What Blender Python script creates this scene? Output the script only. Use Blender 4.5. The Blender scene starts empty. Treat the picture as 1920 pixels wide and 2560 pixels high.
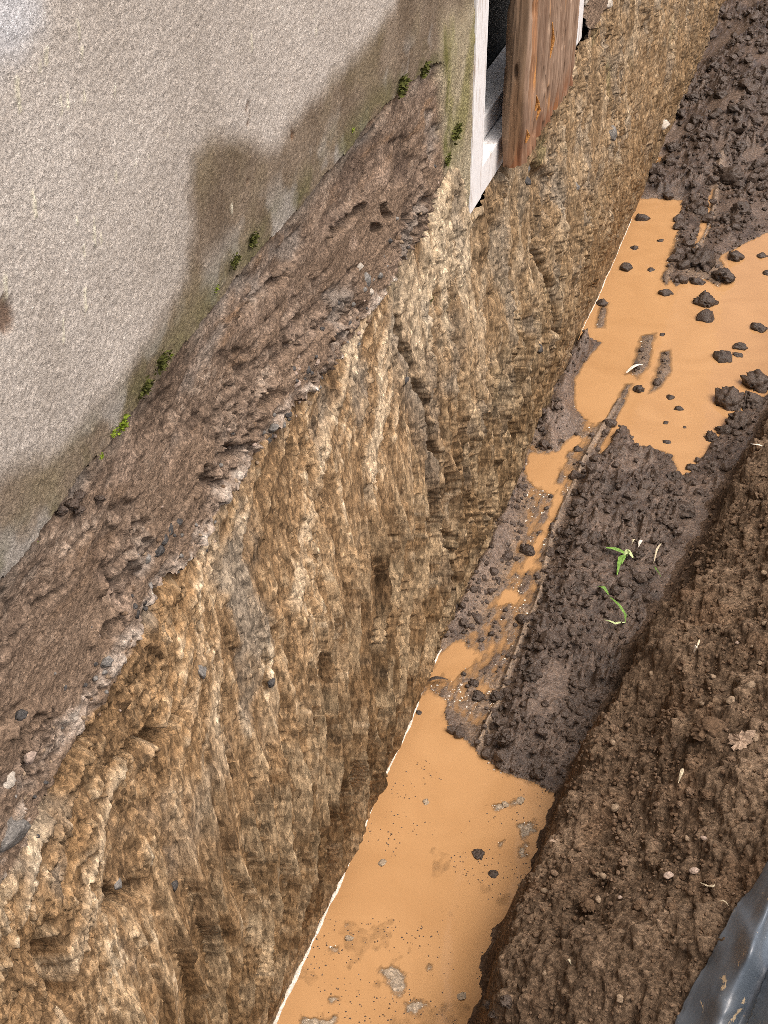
import bpy, bmesh, math, random
import numpy as np
from mathutils import Vector

# ------------------------------------------------------------------ camera, sky, sun, exposure
scene = bpy.context.scene
COL = scene.collection
CAM = np.array([0.84, 0.0, 2.8])
F_PX, PW, PH = 3850.0, 1920.0, 2560.0
PITCH, YAW = math.radians(36.1246), math.radians(17.9054)
cd = bpy.data.cameras.new('camera')
cam = bpy.data.objects.new('camera', cd)
COL.objects.link(cam)
cam.location = CAM
cam.rotation_euler = (math.pi / 2 - PITCH, 0, YAW)
cd.sensor_fit = 'VERTICAL'
cd.sensor_height = 24.0
cd.lens = 24.0 * F_PX / PH
cd.clip_start, cd.clip_end = 0.05, 500
scene.camera = cam

SUN_EL, SUN_AZ = math.radians(62), math.radians(100)     # azimuth from +Y towards +X
world = bpy.data.worlds.new('World')
scene.world = world
world.use_nodes = True
nt = world.node_tree
sky = nt.nodes.new('ShaderNodeTexSky')
sky.sky_type = 'NISHITA'
sky.sun_disc = False
sky.sun_elevation = SUN_EL
sky.sun_rotation = SUN_AZ
sky.air_density = 0.6
sky.dust_density = 8.0
sky.ozone_density = 0.3
bg = nt.nodes['Background']
bg.inputs['Strength'].default_value = 0.15
nt.links.new(sky.outputs[0], bg.inputs[0])
sd = bpy.data.lights.new('sun', 'SUN')
sd.energy = 1.2
sd.angle = math.radians(65)
sd.color = (1.0, 0.94, 0.86)
sun = bpy.data.objects.new('sun', sd)
COL.objects.link(sun)
sdir = Vector((math.sin(SUN_AZ) * math.cos(SUN_EL), math.cos(SUN_AZ) * math.cos(SUN_EL), math.sin(SUN_EL)))
sun.rotation_euler = sdir.to_track_quat('Z', 'Y').to_euler()
sun.location = (3, 0, 8)
scene.view_settings.view_transform = 'Standard'
scene.view_settings.look = 'None'
scene.view_settings.gamma = 1.0
scene.cycles.use_denoising = False
scene.cycles.filter_width = 0.75
scene.view_settings.exposure = 0.54

# ------------------------------------------------------------------ maths helpers
f32 = np.float32
RNG = np.random.default_rng(7)


def _hash(ix, iy, seed):
    n = (ix.astype(np.int64) * 374761393 + iy.astype(np.int64) * 668265263 + seed * 1442695041) & 0xFFFFFFFF
    n = ((n ^ (n >> 13)) * 1274126177) & 0xFFFFFFFF
    n = ((n ^ (n >> 16)) * 2246822519) & 0xFFFFFFFF
    return ((n ^ (n >> 15)) & 0xFFFFFF).astype(f32) / f32(16777216.0)


def noise(x, y, seed=0):
    x = np.asarray(x, f32); y = np.asarray(y, f32)
    x, y = np.broadcast_arrays(x, y)
    ix = np.floor(x); iy = np.floor(y)
    fx = x - ix; fy = y - iy
    ix = ix.astype(np.int32); iy = iy.astype(np.int32)
    u = fx * fx * fx * (fx * (fx * 6 - 15) + 10)
    v = fy * fy * fy * (fy * (fy * 6 - 15) + 10)

    def g(a, b):
        ang = _hash(ix + a, iy + b, seed) * f32(6.2831853)
        return np.cos(ang) * (fx - a) + np.sin(ang) * (fy - b)
    a = g(0, 0); b = g(1, 0); c = g(0, 1); d = g(1, 1)
    return ((a + u * (b - a)) * (1 - v) + (c + u * (d - c)) * v) * f32(1.5)


def fbm(x, y, octv=4, seed=0, gain=0.5, ridged=False):
    s = 0; amp = 1.0; tot = 0
    for o in range(octv):
        n = noise(x * 2 ** o + 13.7 * o, y * 2 ** o - 7.3 * o, seed + o)
        if ridged:
            n = 1 - 2 * np.abs(n)
        s = s + amp * n; tot += amp; amp *= gain
    return s / tot


def worley(x, y, seed=0, jit=0.9):
    x = np.asarray(x, f32); y = np.asarray(y, f32)
    x, y = np.broadcast_arrays(x, y)
    ix = np.floor(x).astype(np.int32); iy = np.floor(y).astype(np.int32)
    f1 = np.full(x.shape, 9, f32); f2 = np.full(x.shape, 9, f32); rid = np.zeros(x.shape, f32)
    for a in (-1, 0, 1):
        for b in (-1, 0, 1):
            cx = ix + a; cy = iy + b
            px = cx + 0.5 + jit * (_hash(cx, cy, seed) - 0.5)
            py = cy + 0.5 + jit * (_hash(cx, cy, seed + 91) - 0.5)
            d = np.hypot(px - x, py - y)
            nr = d < f1
            f2 = np.where(nr, f1, np.minimum(f2, d))
            rid = np.where(nr, _hash(cx, cy, seed + 17), rid)
            f1 = np.where(nr, d, f1)
    return f1, f2, rid


def facets(x, y, seed=0, jit=0.9):
    """broken plates: every cell is a plane with its own height and tilt; also edge distance and cell id"""
    x = np.asarray(x, f32); y = np.asarray(y, f32)
    ix = np.floor(x).astype(np.int32); iy = np.floor(y).astype(np.int32)
    f1 = np.full(x.shape, 9, f32); f2 = f1.copy(); h = np.zeros(x.shape, f32); rid = h.copy()
    for a in (-1, 0, 1):
        for b in (-1, 0, 1):
            cx = ix + a; cy = iy + b
            dx = x - (cx + 0.5 + jit * (_hash(cx, cy, seed) - 0.5))
            dy = y - (cy + 0.5 + jit * (_hash(cx, cy, seed + 91) - 0.5))
            d = np.hypot(dx, dy)
            nr = d < f1
            f2 = np.where(nr, f1, np.minimum(f2, d))
            i1 = _hash(cx, cy, seed + 17)
            rid = np.where(nr, i1, rid)
            h = np.where(nr, (i1 - 0.5) + 1.3 * (dx * (_hash(cx, cy, seed + 5) - 0.5) + dy * (_hash(cx, cy, seed + 6) - 0.5)), h)
            f1 = np.where(nr, d, f1)
    return h, f2 - f1, rid


def sstep(a, b, x):
    t = np.clip((x - a) / (b - a), 0, 1)
    return t * t * (3 - 2 * t)


def mixc(c, d, w):
    return c * (1 - w[..., None]) + np.asarray(d, f32) * w[..., None]


def srgb(r, g, b):
    return tuple(((v / 255) / 12.92 if v <= 10 else ((v / 255 + 0.055) / 1.055) ** 2.4) for v in (r, g, b))


# camera rays, used only to find where on a real surface a thing stands
_cp, _sp, _cy, _sy = math.cos(math.pi / 2 - PITCH), math.sin(math.pi / 2 - PITCH), math.cos(YAW), math.sin(YAW)
MROT = np.array([[_cy, -_sy, 0], [_sy, _cy, 0], [0, 0, 1]]) @ np.array([[1, 0, 0], [0, _cp, -_sp], [0, _sp, _cp]])


def ray(px, py):
    return MROT @ np.array([(px - PW / 2) / F_PX, -(py - PH / 2) / F_PX, -1.0])


def onz(px, py, z=0.0):
    d = ray(px, py)
    return CAM + d * ((z - CAM[2]) / d[2])


def onx(px, py, x=0.0):
    d = ray(px, py)
    return CAM + d * ((x - CAM[0]) / d[0])


def poly_sd(x, y, poly):
    """signed distance, positive inside"""
    P = np.asarray(poly, float); n = len(P)
    best = np.full(x.shape, 1e9); ins = np.zeros(x.shape, bool)
    for i in range(n):
        a = P[i]; b = P[(i + 1) % n]; e = b - a
        t = np.clip(((x - a[0]) * e[0] + (y - a[1]) * e[1]) / (e @ e + 1e-12), 0, 1)
        best = np.minimum(best, np.hypot(x - a[0] - t * e[0], y - a[1] - t * e[1]))
        c = ((a[1] > y) != (b[1] > y)) & (x < (b[0] - a[0]) * (y - a[1]) / (b[1] - a[1] + 1e-12) + a[0])
        ins ^= c
    return np.where(ins, best, -best)


def line_d(x, y, pts):
    """distance to polyline and side (positive = right of travel)"""
    best = np.full(x.shape, 1e9); side = np.zeros(x.shape)
    for a, b in zip(pts[:-1], pts[1:]):
        a = np.asarray(a); b = np.asarray(b); e = b - a
        t = np.clip(((x - a[0]) * e[0] + (y - a[1]) * e[1]) / (e @ e), 0, 1)
        d = np.hypot(x - a[0] - t * e[0], y - a[1] - t * e[1])
        s = -(e[0] * (y - a[1]) - e[1] * (x - a[0]))
        m = d < best
        side = np.where(m, np.sign(s), side); best = np.where(m, d, best)
    return best, side


def gp(pts, z=0.0):
    return [tuple(onz(px, py, z)[:2]) for px, py in pts]


def wp(pts, x=0.0):
    return [tuple(onx(px, py, x)[1:]) for px, py in pts]


# ------------------------------------------------------------------ object helpers
def tag(o, label=None, cat=None, group=None, kind=None):
    for k, v in (('label', label), ('category', cat), ('group', group), ('kind', kind)):
        if v:
            o[k] = v
    return o


def link(name, me, mat=None, parent=None):
    o = bpy.data.objects.new(name, me)
    COL.objects.link(o)
    if mat and me is not None:
        me.materials.clear(); me.materials.append(mat)
    if parent:
        o.parent = parent
    return o


def empty(name, loc=(0, 0, 0)):
    o = bpy.data.objects.new(name, None)
    COL.objects.link(o); o.location = loc
    o.empty_display_size = 0.1
    return o


def np_mesh(name, V, Q, attrs=None, smooth=True):
    """V (n,3), Q (m,3 or 4) int; attrs name -> (n,) or (n,3)"""
    me = bpy.data.meshes.new(name)
    k = Q.shape[1]
    me.vertices.add(len(V)); me.vertices.foreach_set('co', np.ascontiguousarray(V, f32).ravel())
    me.loops.add(Q.size); me.loops.foreach_set('vertex_index', np.ascontiguousarray(Q, np.int32).ravel())
    me.polygons.add(len(Q))
    me.polygons.foreach_set('loop_start', np.arange(0, Q.size, k, dtype=np.int32))
    me.polygons.foreach_set('loop_total', np.full(len(Q), k, np.int32))
    me.polygons.foreach_set('use_smooth', np.full(len(Q), smooth, bool))
    me.update(calc_edges=True)
    for n, a in (attrs or {}).items():
        a = np.asarray(a, f32)
        if a.ndim == 2:
            at = me.attributes.new(n, 'FLOAT_COLOR', 'POINT')
            at.data.foreach_set('color', np.concatenate([a, np.ones((len(a), 1), f32)], 1).ravel())
        else:
            at = me.attributes.new(n, 'FLOAT', 'POINT')
            at.data.foreach_set('value', a.ravel())
    return me


def grid_mesh(name, P, attrs=None, mask=None, flip=False, smooth=True):
    """P (a,b,3); mask (a-1,b-1) of the faces to keep"""
    a, b = P.shape[:2]
    idx = np.arange(a * b).reshape(a, b)
    Q = np.stack([idx[:-1, :-1], idx[1:, :-1], idx[1:, 1:], idx[:-1, 1:]], -1)
    if flip:
        Q = Q[..., ::-1]
    Q = Q[mask] if mask is not None else Q.reshape(-1, 4)
    used = np.zeros(a * b, bool); used[Q.ravel()] = True
    rm = np.cumsum(used) - 1
    at = {n: (v.reshape(a * b, -1) if v.ndim == 3 else v.ravel())[used] for n, v in (attrs or {}).items()}
    return np_mesh(name, P.reshape(-1, 3)[used], rm[Q], at, smooth)


# ------------------------------------------------------------------ materials
def earth_mat(name, base=None, attr=True, rough=(0.95, 0.35), bump=(0.5, 0.004), scale=120.0, vary=0.25, fleck=0.25, fscale=150.0, stretch=(1, 1, 1), spec=0.35):
    """colour from the relief's own colour attribute, broken up by grain noise and by flecks; bump from the same patterns"""
    m = bpy.data.materials.new(name); m.use_nodes = True
    n = m.node_tree.nodes; l = m.node_tree.links
    b = n['Principled BSDF']
    tc = n.new('ShaderNodeTexCoord')
    mpg = n.new('ShaderNodeMapping'); mpg.inputs['Scale'].default_value = stretch
    geo = n.new('ShaderNodeNewGeometry')
    l.new(geo.outputs['Position'], mpg.inputs['Vector'])
    if attr:
        a = n.new('ShaderNodeAttribute'); a.attribute_name = 'Col'; src = a.outputs['Color']
        w = n.new('ShaderNodeAttribute'); w.attribute_name = 'Wet'
        mr = n.new('ShaderNodeMapRange'); mr.inputs['To Min'].default_value = rough[0]; mr.inputs['To Max'].default_value = rough[1]
        l.new(w.outputs['Fac'], mr.inputs['Value'])
        l.new(mr.outputs[0], b.inputs['Roughness'])
    else:
        r = n.new('ShaderNodeRGB'); r.outputs[0].default_value = (*base, 1); src = r.outputs[0]
        b.inputs['Roughness'].default_value = rough[0]
    nz = n.new('ShaderNodeTexNoise'); nz.inputs['Scale'].default_value = scale; nz.inputs['Detail'].default_value = 5
    nz.inputs['Roughness'].default_value = 0.75
    l.new(mpg.outputs[0], nz.inputs['Vector'])
    mp = n.new('ShaderNodeMapRange'); mp.inputs['From Min'].default_value = 0.3; mp.inputs['From Max'].default_value = 0.7
    mp.inputs['To Min'].default_value = 1 - vary; mp.inputs['To Max'].default_value = 1 + vary
    l.new(nz.outputs['Fac'], mp.inputs['Value'])
    vo = n.new('ShaderNodeTexVoronoi'); vo.inputs['Scale'].default_value = fscale
    l.new(mpg.outputs[0], vo.inputs['Vector'])
    sx = n.new('ShaderNodeSeparateColor'); l.new(vo.outputs['Color'], sx.inputs[0])
    pw = n.new('ShaderNodeMapRange'); pw.inputs['To Min'].default_value = 1 - fleck; pw.inputs['To Max'].default_value = 1 + fleck
    l.new(sx.outputs[0], pw.inputs['Value'])
    mm = n.new('ShaderNodeMath'); mm.operation = 'MULTIPLY'
    l.new(mp.outputs[0], mm.inputs[0]); l.new(pw.outputs[0], mm.inputs[1])
    mu = n.new('ShaderNodeVectorMath'); mu.operation = 'SCALE'
    l.new(src, mu.inputs[0]); l.new(mm.outputs[0], mu.inputs['Scale'])
    l.new(mu.outputs[0], b.inputs['Base Color'])
    ad = n.new('ShaderNodeMath'); ad.operation = 'MULTIPLY_ADD'; ad.inputs[1].default_value = 0.35
    l.new(sx.outputs[1], ad.inputs[0]); l.new(nz.outputs['Fac'], ad.inputs[2])
    bu = n.new('ShaderNodeBump'); bu.inputs['Strength'].default_value = bump[0]; bu.inputs['Distance'].default_value = bump[1]
    l.new(ad.outputs[0], bu.inputs['Height'])
    l.new(bu.outputs[0], b.inputs['Normal'])
    b.inputs['Specular IOR Level'].default_value = spec
    return m


M_ROUGH = earth_mat('roughcast_render', rough=(0.95, 0.75), bump=(0.9, 0.005), scale=290, vary=0.34, fleck=0.22, fscale=300, spec=0.15)
M_BAND = earth_mat('soil_stained_masonry', bump=(0.9, 0.007), scale=140, vary=0.5, fleck=0.34, fscale=210, stretch=(1, 1, 1.3), spec=0.15)
M_CLAY = earth_mat('cut_clay', rough=(0.9, 0.55), bump=(0.9, 0.007), scale=120, vary=0.55, fleck=0.42, fscale=200, stretch=(1, 1, 0.30), spec=0.2)
M_MUD = earth_mat('wet_mud', rough=(0.5, 0.12), bump=(0.8, 0.007), scale=95, vary=0.42, fleck=0.28, fscale=140, spec=0.6)
M_BANK = earth_mat('loose_soil', rough=(0.97, 0.6), bump=(0.9, 0.007), scale=130, vary=0.5, fleck=0.4, fscale=190, spec=0.12)


def plain(name, c, rough=0.9, vary=0.32, vscale=150, spec=0.25, bump=(0.8, 0.005), fleck=0.2):
    return earth_mat(name, base=c, attr=False, rough=(rough, rough), bump=bump, scale=vscale, vary=vary, fleck=fleck, fscale=vscale * 1.6, spec=spec)


M_CLOD = plain('mud_clod_wet', (0.056, 0.039, 0.028), 0.32, spec=0.55)
M_CLOD2 = plain('mud_clod_dull', (0.072, 0.050, 0.036), 0.36, spec=0.55)
M_SOIL = plain('soil_lump', (0.125, 0.08, 0.048), 0.95)
M_SOIL2 = plain('soil_lump_pale', (0.17, 0.115, 0.075), 0.95)
M_PEB = plain('pale_pebble', (0.27, 0.20, 0.135), 0.85, vary=0.25)
M_PEBW = plain('pinkish_pebble', (0.40, 0.31, 0.25), 0.85, vary=0.2)
M_GREY = plain('grey_stone', (0.19, 0.18, 0.165), 0.8, vary=0.45, fleck=0.3)
M_DARK = plain('dark_wet_stone', (0.062, 0.058, 0.055), 0.5, vary=0.5, fleck=0.3, spec=0.4)
M_LIME = plain('lime_mortar_lump', (0.5, 0.45, 0.38), 0.9, vary=0.2)
M_CRUST = plain('pale_silt_crust', (0.34, 0.27, 0.19), 0.7, vary=0.25)
M_FOAM_GLINT = plain('pale_scum_and_glints', (0.78, 0.72, 0.62), 0.6, vary=0.1)
M_STRAW = plain('dry_straw', (0.62, 0.54, 0.38), 0.8, vary=0.15)
M_LEAF = plain('dead_leaf', (0.34, 0.25, 0.18), 0.8, vary=0.2)

# ------------------------------------------------------------------ the wall: relief X(y, z) of house wall, base band and dug face
LEDGE = np.array(wp([(-60, 2215), (0, 2130), (120, 1900), (240, 1700), (350, 1480), (480, 1340), (640, 1080), (800, 920), (960, 690), (1040, 580), (1100, 430)]))
STAIN = wp([(-200, 1190), (0, 1165), (110, 1130), (190, 1075), (260, 970), (330, 880), (400, 770), (455, 680), (468, 560), (462, 460), (470, 380),
            (505, 340), (560, 330), (615, 335), (650, 365), (690, 345), (715, 300), (790, 225), (860, 150), (930, 70), (975, 10), (1010, -120), (1060, -300), (1300, -300),
            (1300, 500), (800, 900), (0, 1700), (-300, 1900)])


def ramp(stops, t):
    """piecewise linear colour ramp"""
    ts = [s[0] for s in stops]; cs = np.array([s[1] for s in stops])
    return np.stack([np.interp(t, ts, cs[:, k]) for k in range(3)], -1).astype(f32)


def ledge_z(y):
    z = np.interp(y, LEDGE[:, 0], LEDGE[:, 1])
    return z + 0.014 * fbm(y * 9, 0.3 + 0 * y, 4, 31) + 0.008 * noise(y * 40, 0 * y, 5)


def rend_z(y):
    z = np.interp(y, [0.5, 1.2, 1.8, 2.6, 2.85, 2.95, 3.0, 3.3], [1.695, 1.705, 1.737, 1.737, 1.72, 1.69, 1.66, 1.64])
    return z + 0.012 * fbm(y * 7, 0 * y + 3.1, 4, 41)


DRIPS = []
for (x0_, y0_, x1_, y1_, w_) in [(45, 345, 58, 470, 10), (310, 90, 318, 165, 7), (328, 205, 330, 240, 7), (175, 220, 178, 265, 9), (143, 270, 147, 300, 6), (238, 415, 240, 480, 7), (265, 405, 268, 465, 6), (338, 390, 340, 430, 6),
                                 (470, 380, 472, 410, 5), (116, 830, 130, 930, 8), (476, 740, 480, 780, 6), (981, 888, 985, 912, 7), (340, 1246, 346, 1336, 7), (245, 1376, 250, 1466, 6), (0, 1196, 8, 1300, 9), (375, 940, 384, 1050, 5),
                                 (305, 930, 310, 965, 5), (700, 580, 750, 532, 5), (405, 1010, 410, 1050, 5), (336, 1055, 340, 1100, 5), (1340, 60, 1345, 150, 4), (1060, 150, 1065, 215, 4), (560, 710, 625, 665, 4), (1150, 520, 1152, 560, 3)]:
    p0_, p1_ = onx(x0_ * 0.5787, y0_ * 0.5787), onx(x1_ * 0.5787, y1_ * 0.5787)
    DRIPS.append(((p0_[1], p0_[2]), (p1_[1], p1_[2]), 0.00055 * w_))


def rend_part(y, z, zr):
    g1, g2, gid = worley(y * 190, z * 190, 3)
    h1, h2, hid = worley(y * 105 + 5, z * 105, 8)
    grain = np.maximum(0, 0.62 - g1) * 0.0026 + np.maximum(0, 0.5 - h1) * 0.0030 * (hid > 0.45)
    xr = 0.006 + grain + 0.0010 * fbm(y * 90, z * 90, 3, 12) + 0.004 * fbm(y * 3, z * 3, 3, 13)
    tone = fbm(y * 3.2, z * 2.6, 4, 14)
    c = ramp([(-0.6, (0.44, 0.395, 0.34)), (0.0, (0.56, 0.51, 0.45)), (0.6, (0.64, 0.595, 0.535))], tone + 0.55 * (gid - 0.5))
    sdst = poly_sd(y, z, STAIN) + 0.022 * fbm(y * 9, z * 9, 5, 15, 0.6)
    ws = sstep(-0.022, 0.034, sdst)
    stain_c = ramp([(-0.5, (0.170, 0.128, 0.088)), (0.5, (0.30, 0.24, 0.178))], fbm(y * 9, z * 6, 3, 16) + 0.6 * (gid - 0.5))
    c = c * (1 - ws[..., None]) + stain_c * ws[..., None]
    low = z - zr
    salt = sstep(0.02, 0.28, fbm(y * 8, z * 8, 4, 18)) * sstep(0.12, 0.03, low) * ws
    c = mixc(c, (0.40, 0.375, 0.335), 0.8 * salt)
    film = sstep(-0.22, 0.2, fbm(y * 6, z * 8, 4, 19)) * sstep(0.085, 0.008, low)
    c = mixc(c, (0.135, 0.130, 0.055), 0.7 * film)
    olive = sstep(0.0, 0.4, fbm(y * 5, z * 5, 3, 20)) * ws
    c = mixc(c, (0.23, 0.19, 0.11), 0.4 * olive)
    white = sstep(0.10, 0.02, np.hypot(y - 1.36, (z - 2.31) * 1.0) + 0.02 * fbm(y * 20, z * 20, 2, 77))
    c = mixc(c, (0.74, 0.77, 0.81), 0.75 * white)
    run = np.zeros_like(y)                                              # dried drips of lime wash
    for (a, b, w_) in DRIPS:
        zc = np.clip(z, min(a[1], b[1]), max(a[1], b[1])); k_ = (zc - a[1]) / (b[1] - a[1] + 1e-9)
        d_ = np.hypot(y - a[0] - k_ * (b[0] - a[0]) + 0.002 * noise(y * 60, z * 60, 25), z - zc)
        run = np.maximum(run, sstep(w_, w_ * 0.45, d_))
    c = mixc(c, (0.78, 0.74, 0.58), 0.85 * run)
    # a rust fleck and chipped spots
    for (px, py, rr_) in ((608, 265, 0.010), (612, 300, 0.007), (612, 450, 0.007), (722, 335, 0.010), (4, 785, 0.022)):
        q = onx(px, py); d_ = np.hypot((y - q[1]), (z - q[2]) * 0.7) + 0.006 * noise(y * 90, z * 90, 24)
        w_ = sstep(rr_, rr_ * 0.4, d_)
        c = mixc(c, (0.16, 0.085, 0.045), 0.8 * w_); xr = xr - 0.005 * w_
    return xr + 0.0015 * run, c, np.zeros_like(y)


def band_part(y, z, zl, zr):
    s = np.clip((zr - z) / np.maximum(zr - zl, 0.05), 0, 1)
    q = z + 0.05 * y + 0.012 * fbm(y * 4, z * 4, 2, 49)                       # layers dip a little along the wall
    lay = fbm(y * 6.0 + 0.6 * noise(y * 7, z * 7, 50), q * 26, 4, 51)
    fine1, fine2, fid = worley(y * 105, z * 105, 54)
    fa, fe, fi = facets(y * 30 + 0.5 * noise(y * 40, z * 40, 48), q * 38, 53)
    fb, fbe, fbi = facets(y * 70, q * 80, 47)
    grav = sstep(0.40, 0.85, s + 0.42 * fbm(y * 5, z * 6, 3, 55))
    pl = sstep(-0.10, 0.02, fbm(y * 4.2, z * 7.5, 4, 61))                      # plaques of smeared mud, stepped edges
    xb = -0.008 + 0.024 * s ** 1.5 + 0.004 * lay + 0.010 * fbm(y * 7, z * 9, 6, 56, 0.52)
    xb = xb + (1 - pl) * (0.0025 * fa + 0.0028 * fb) + 0.008 * pl
    xb = xb + grav * (1 - 0.7 * pl) * (0.012 * fa + 0.010 * fb - 0.006 * sstep(0.12, 0.0, fe)) + 0.0025 * np.maximum(0, 0.6 - fine1)
    scar = np.abs(q - 1.585 - 0.03 * fbm(y * 5, y * 0, 3, 57))
    scw = sstep(0.010, 0.0, scar) * sstep(-0.05, 0.2, fbm(y * 2.6, y * 0, 3, 58))
    xb = xb - 0.020 * scw
    for (pts, wd, dp) in HOLES:
        d_, s_ = line_d(y + 0.012 * fbm(y * 26, z * 26, 3, 46), z + 0.008 * noise(y * 30, z * 30, 45), pts)
        xb = xb - dp * sstep(wd, wd * 0.3, d_) + 0.35 * dp * sstep(wd * 0.5, 0.0, np.abs(d_ - wd * 1.3)) * (s_ < 0)
    cb = ramp([(-0.7, (0.085, 0.060, 0.044)), (-0.1, (0.170, 0.122, 0.088)), (0.35, (0.255, 0.187, 0.137)), (0.8, (0.41, 0.325, 0.25))],
              0.95 * fbm(y * 5, q * 11, 5, 59, 0.6) + 0.25 * lay + 0.6 * (fid - 0.5) + 0.25 * (fbi - 0.5) * (1 - pl) + 0.10)
    rust = sstep(0.12, 0.5, fbm(y * 4, q * 26, 3, 60)) * sstep(0.75, 0.2, s)
    cb = mixc(cb, (0.29, 0.175, 0.092), 0.5 * rust)
    cb = mixc(cb, (0.225, 0.158, 0.108), 0.7 * pl * sstep(0.2, 0.5, s))
    dark = sstep(0.05, 0.4, fbm(y * 3.3, z * 5, 4, 44)) * (1 - pl)
    cb = mixc(cb, (0.095, 0.066, 0.05), 0.55 * dark)
    greyp = sstep(0.12, 0.42, fbm(y * 5, z * 8, 4, 62)) * (1 - pl)
    cb = mixc(cb, (0.29, 0.255, 0.22), 0.6 * greyp)
    film2 = sstep(-0.15, 0.3, fbm(y * 8, z * 9, 3, 63)) * sstep(0.16, 0.0, s)
    cb = mixc(cb, (0.28, 0.25, 0.21), 0.55 * film2)
    pink = sstep(0.22, 0.5, fbm(y * 6, q * 9, 4, 43))
    cb = mixc(cb, (0.42, 0.315, 0.24), 0.5 * pink)
    # broken pinkish concrete along the ledge
    over = z - zl
    ca, ce, cid = facets(y * 15 + 1.1 * fbm(y * 12, z * 12, 3, 70), z * 21 + 1.1 * fbm(y * 12, z * 12, 3, 69), 71)
    c2_, ce2, cid2 = facets(y * 42, z * 55, 68)
    width = np.interp(y, [0.9, 1.2, 1.6, 1.75, 2.1, 2.4, 2.7], [0.060, 0.050, 0.022, 0.016, 0.030, 0.020, -0.02])
    lipmask = sstep(0.012, -0.006, over - width + 0.032 * fbm(y * 10, z * 12, 4, 72))
    have = sstep(-0.08, 0.06, fbm(y * 7.5, z * 12, 4, 74, 0.6) + 0.08)
    lm = lipmask * have
    xlip = 0.021 + 0.011 * ca + 0.010 * c2_ + 0.012 * fbm(y * 16, z * 20, 4, 67) + 0.005 * fbm(y * 60, z * 60, 4, 73) - 0.008 * sstep(0.07, 0.0, ce) + 0.003 * np.maximum(0, 0.6 - fine1)
    xb = xb * (1 - lm) + xlip * lm
    cl = ramp([(0, (0.15, 0.105, 0.075)), (0.35, (0.31, 0.24, 0.185)), (0.7, (0.50, 0.42, 0.345)), (1, (0.70, 0.64, 0.55))], np.clip(0.46 + 0.8 * fbm(y * 18, z * 20, 5, 75, 0.62) + 0.5 * (cid - 0.5) + 0.3 * (cid2 - 0.5), 0, 1))
    cb = cb * (1 - lm[..., None]) + cl * lm[..., None]
    return xb, cb, np.full_like(y, 0.1)


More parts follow.
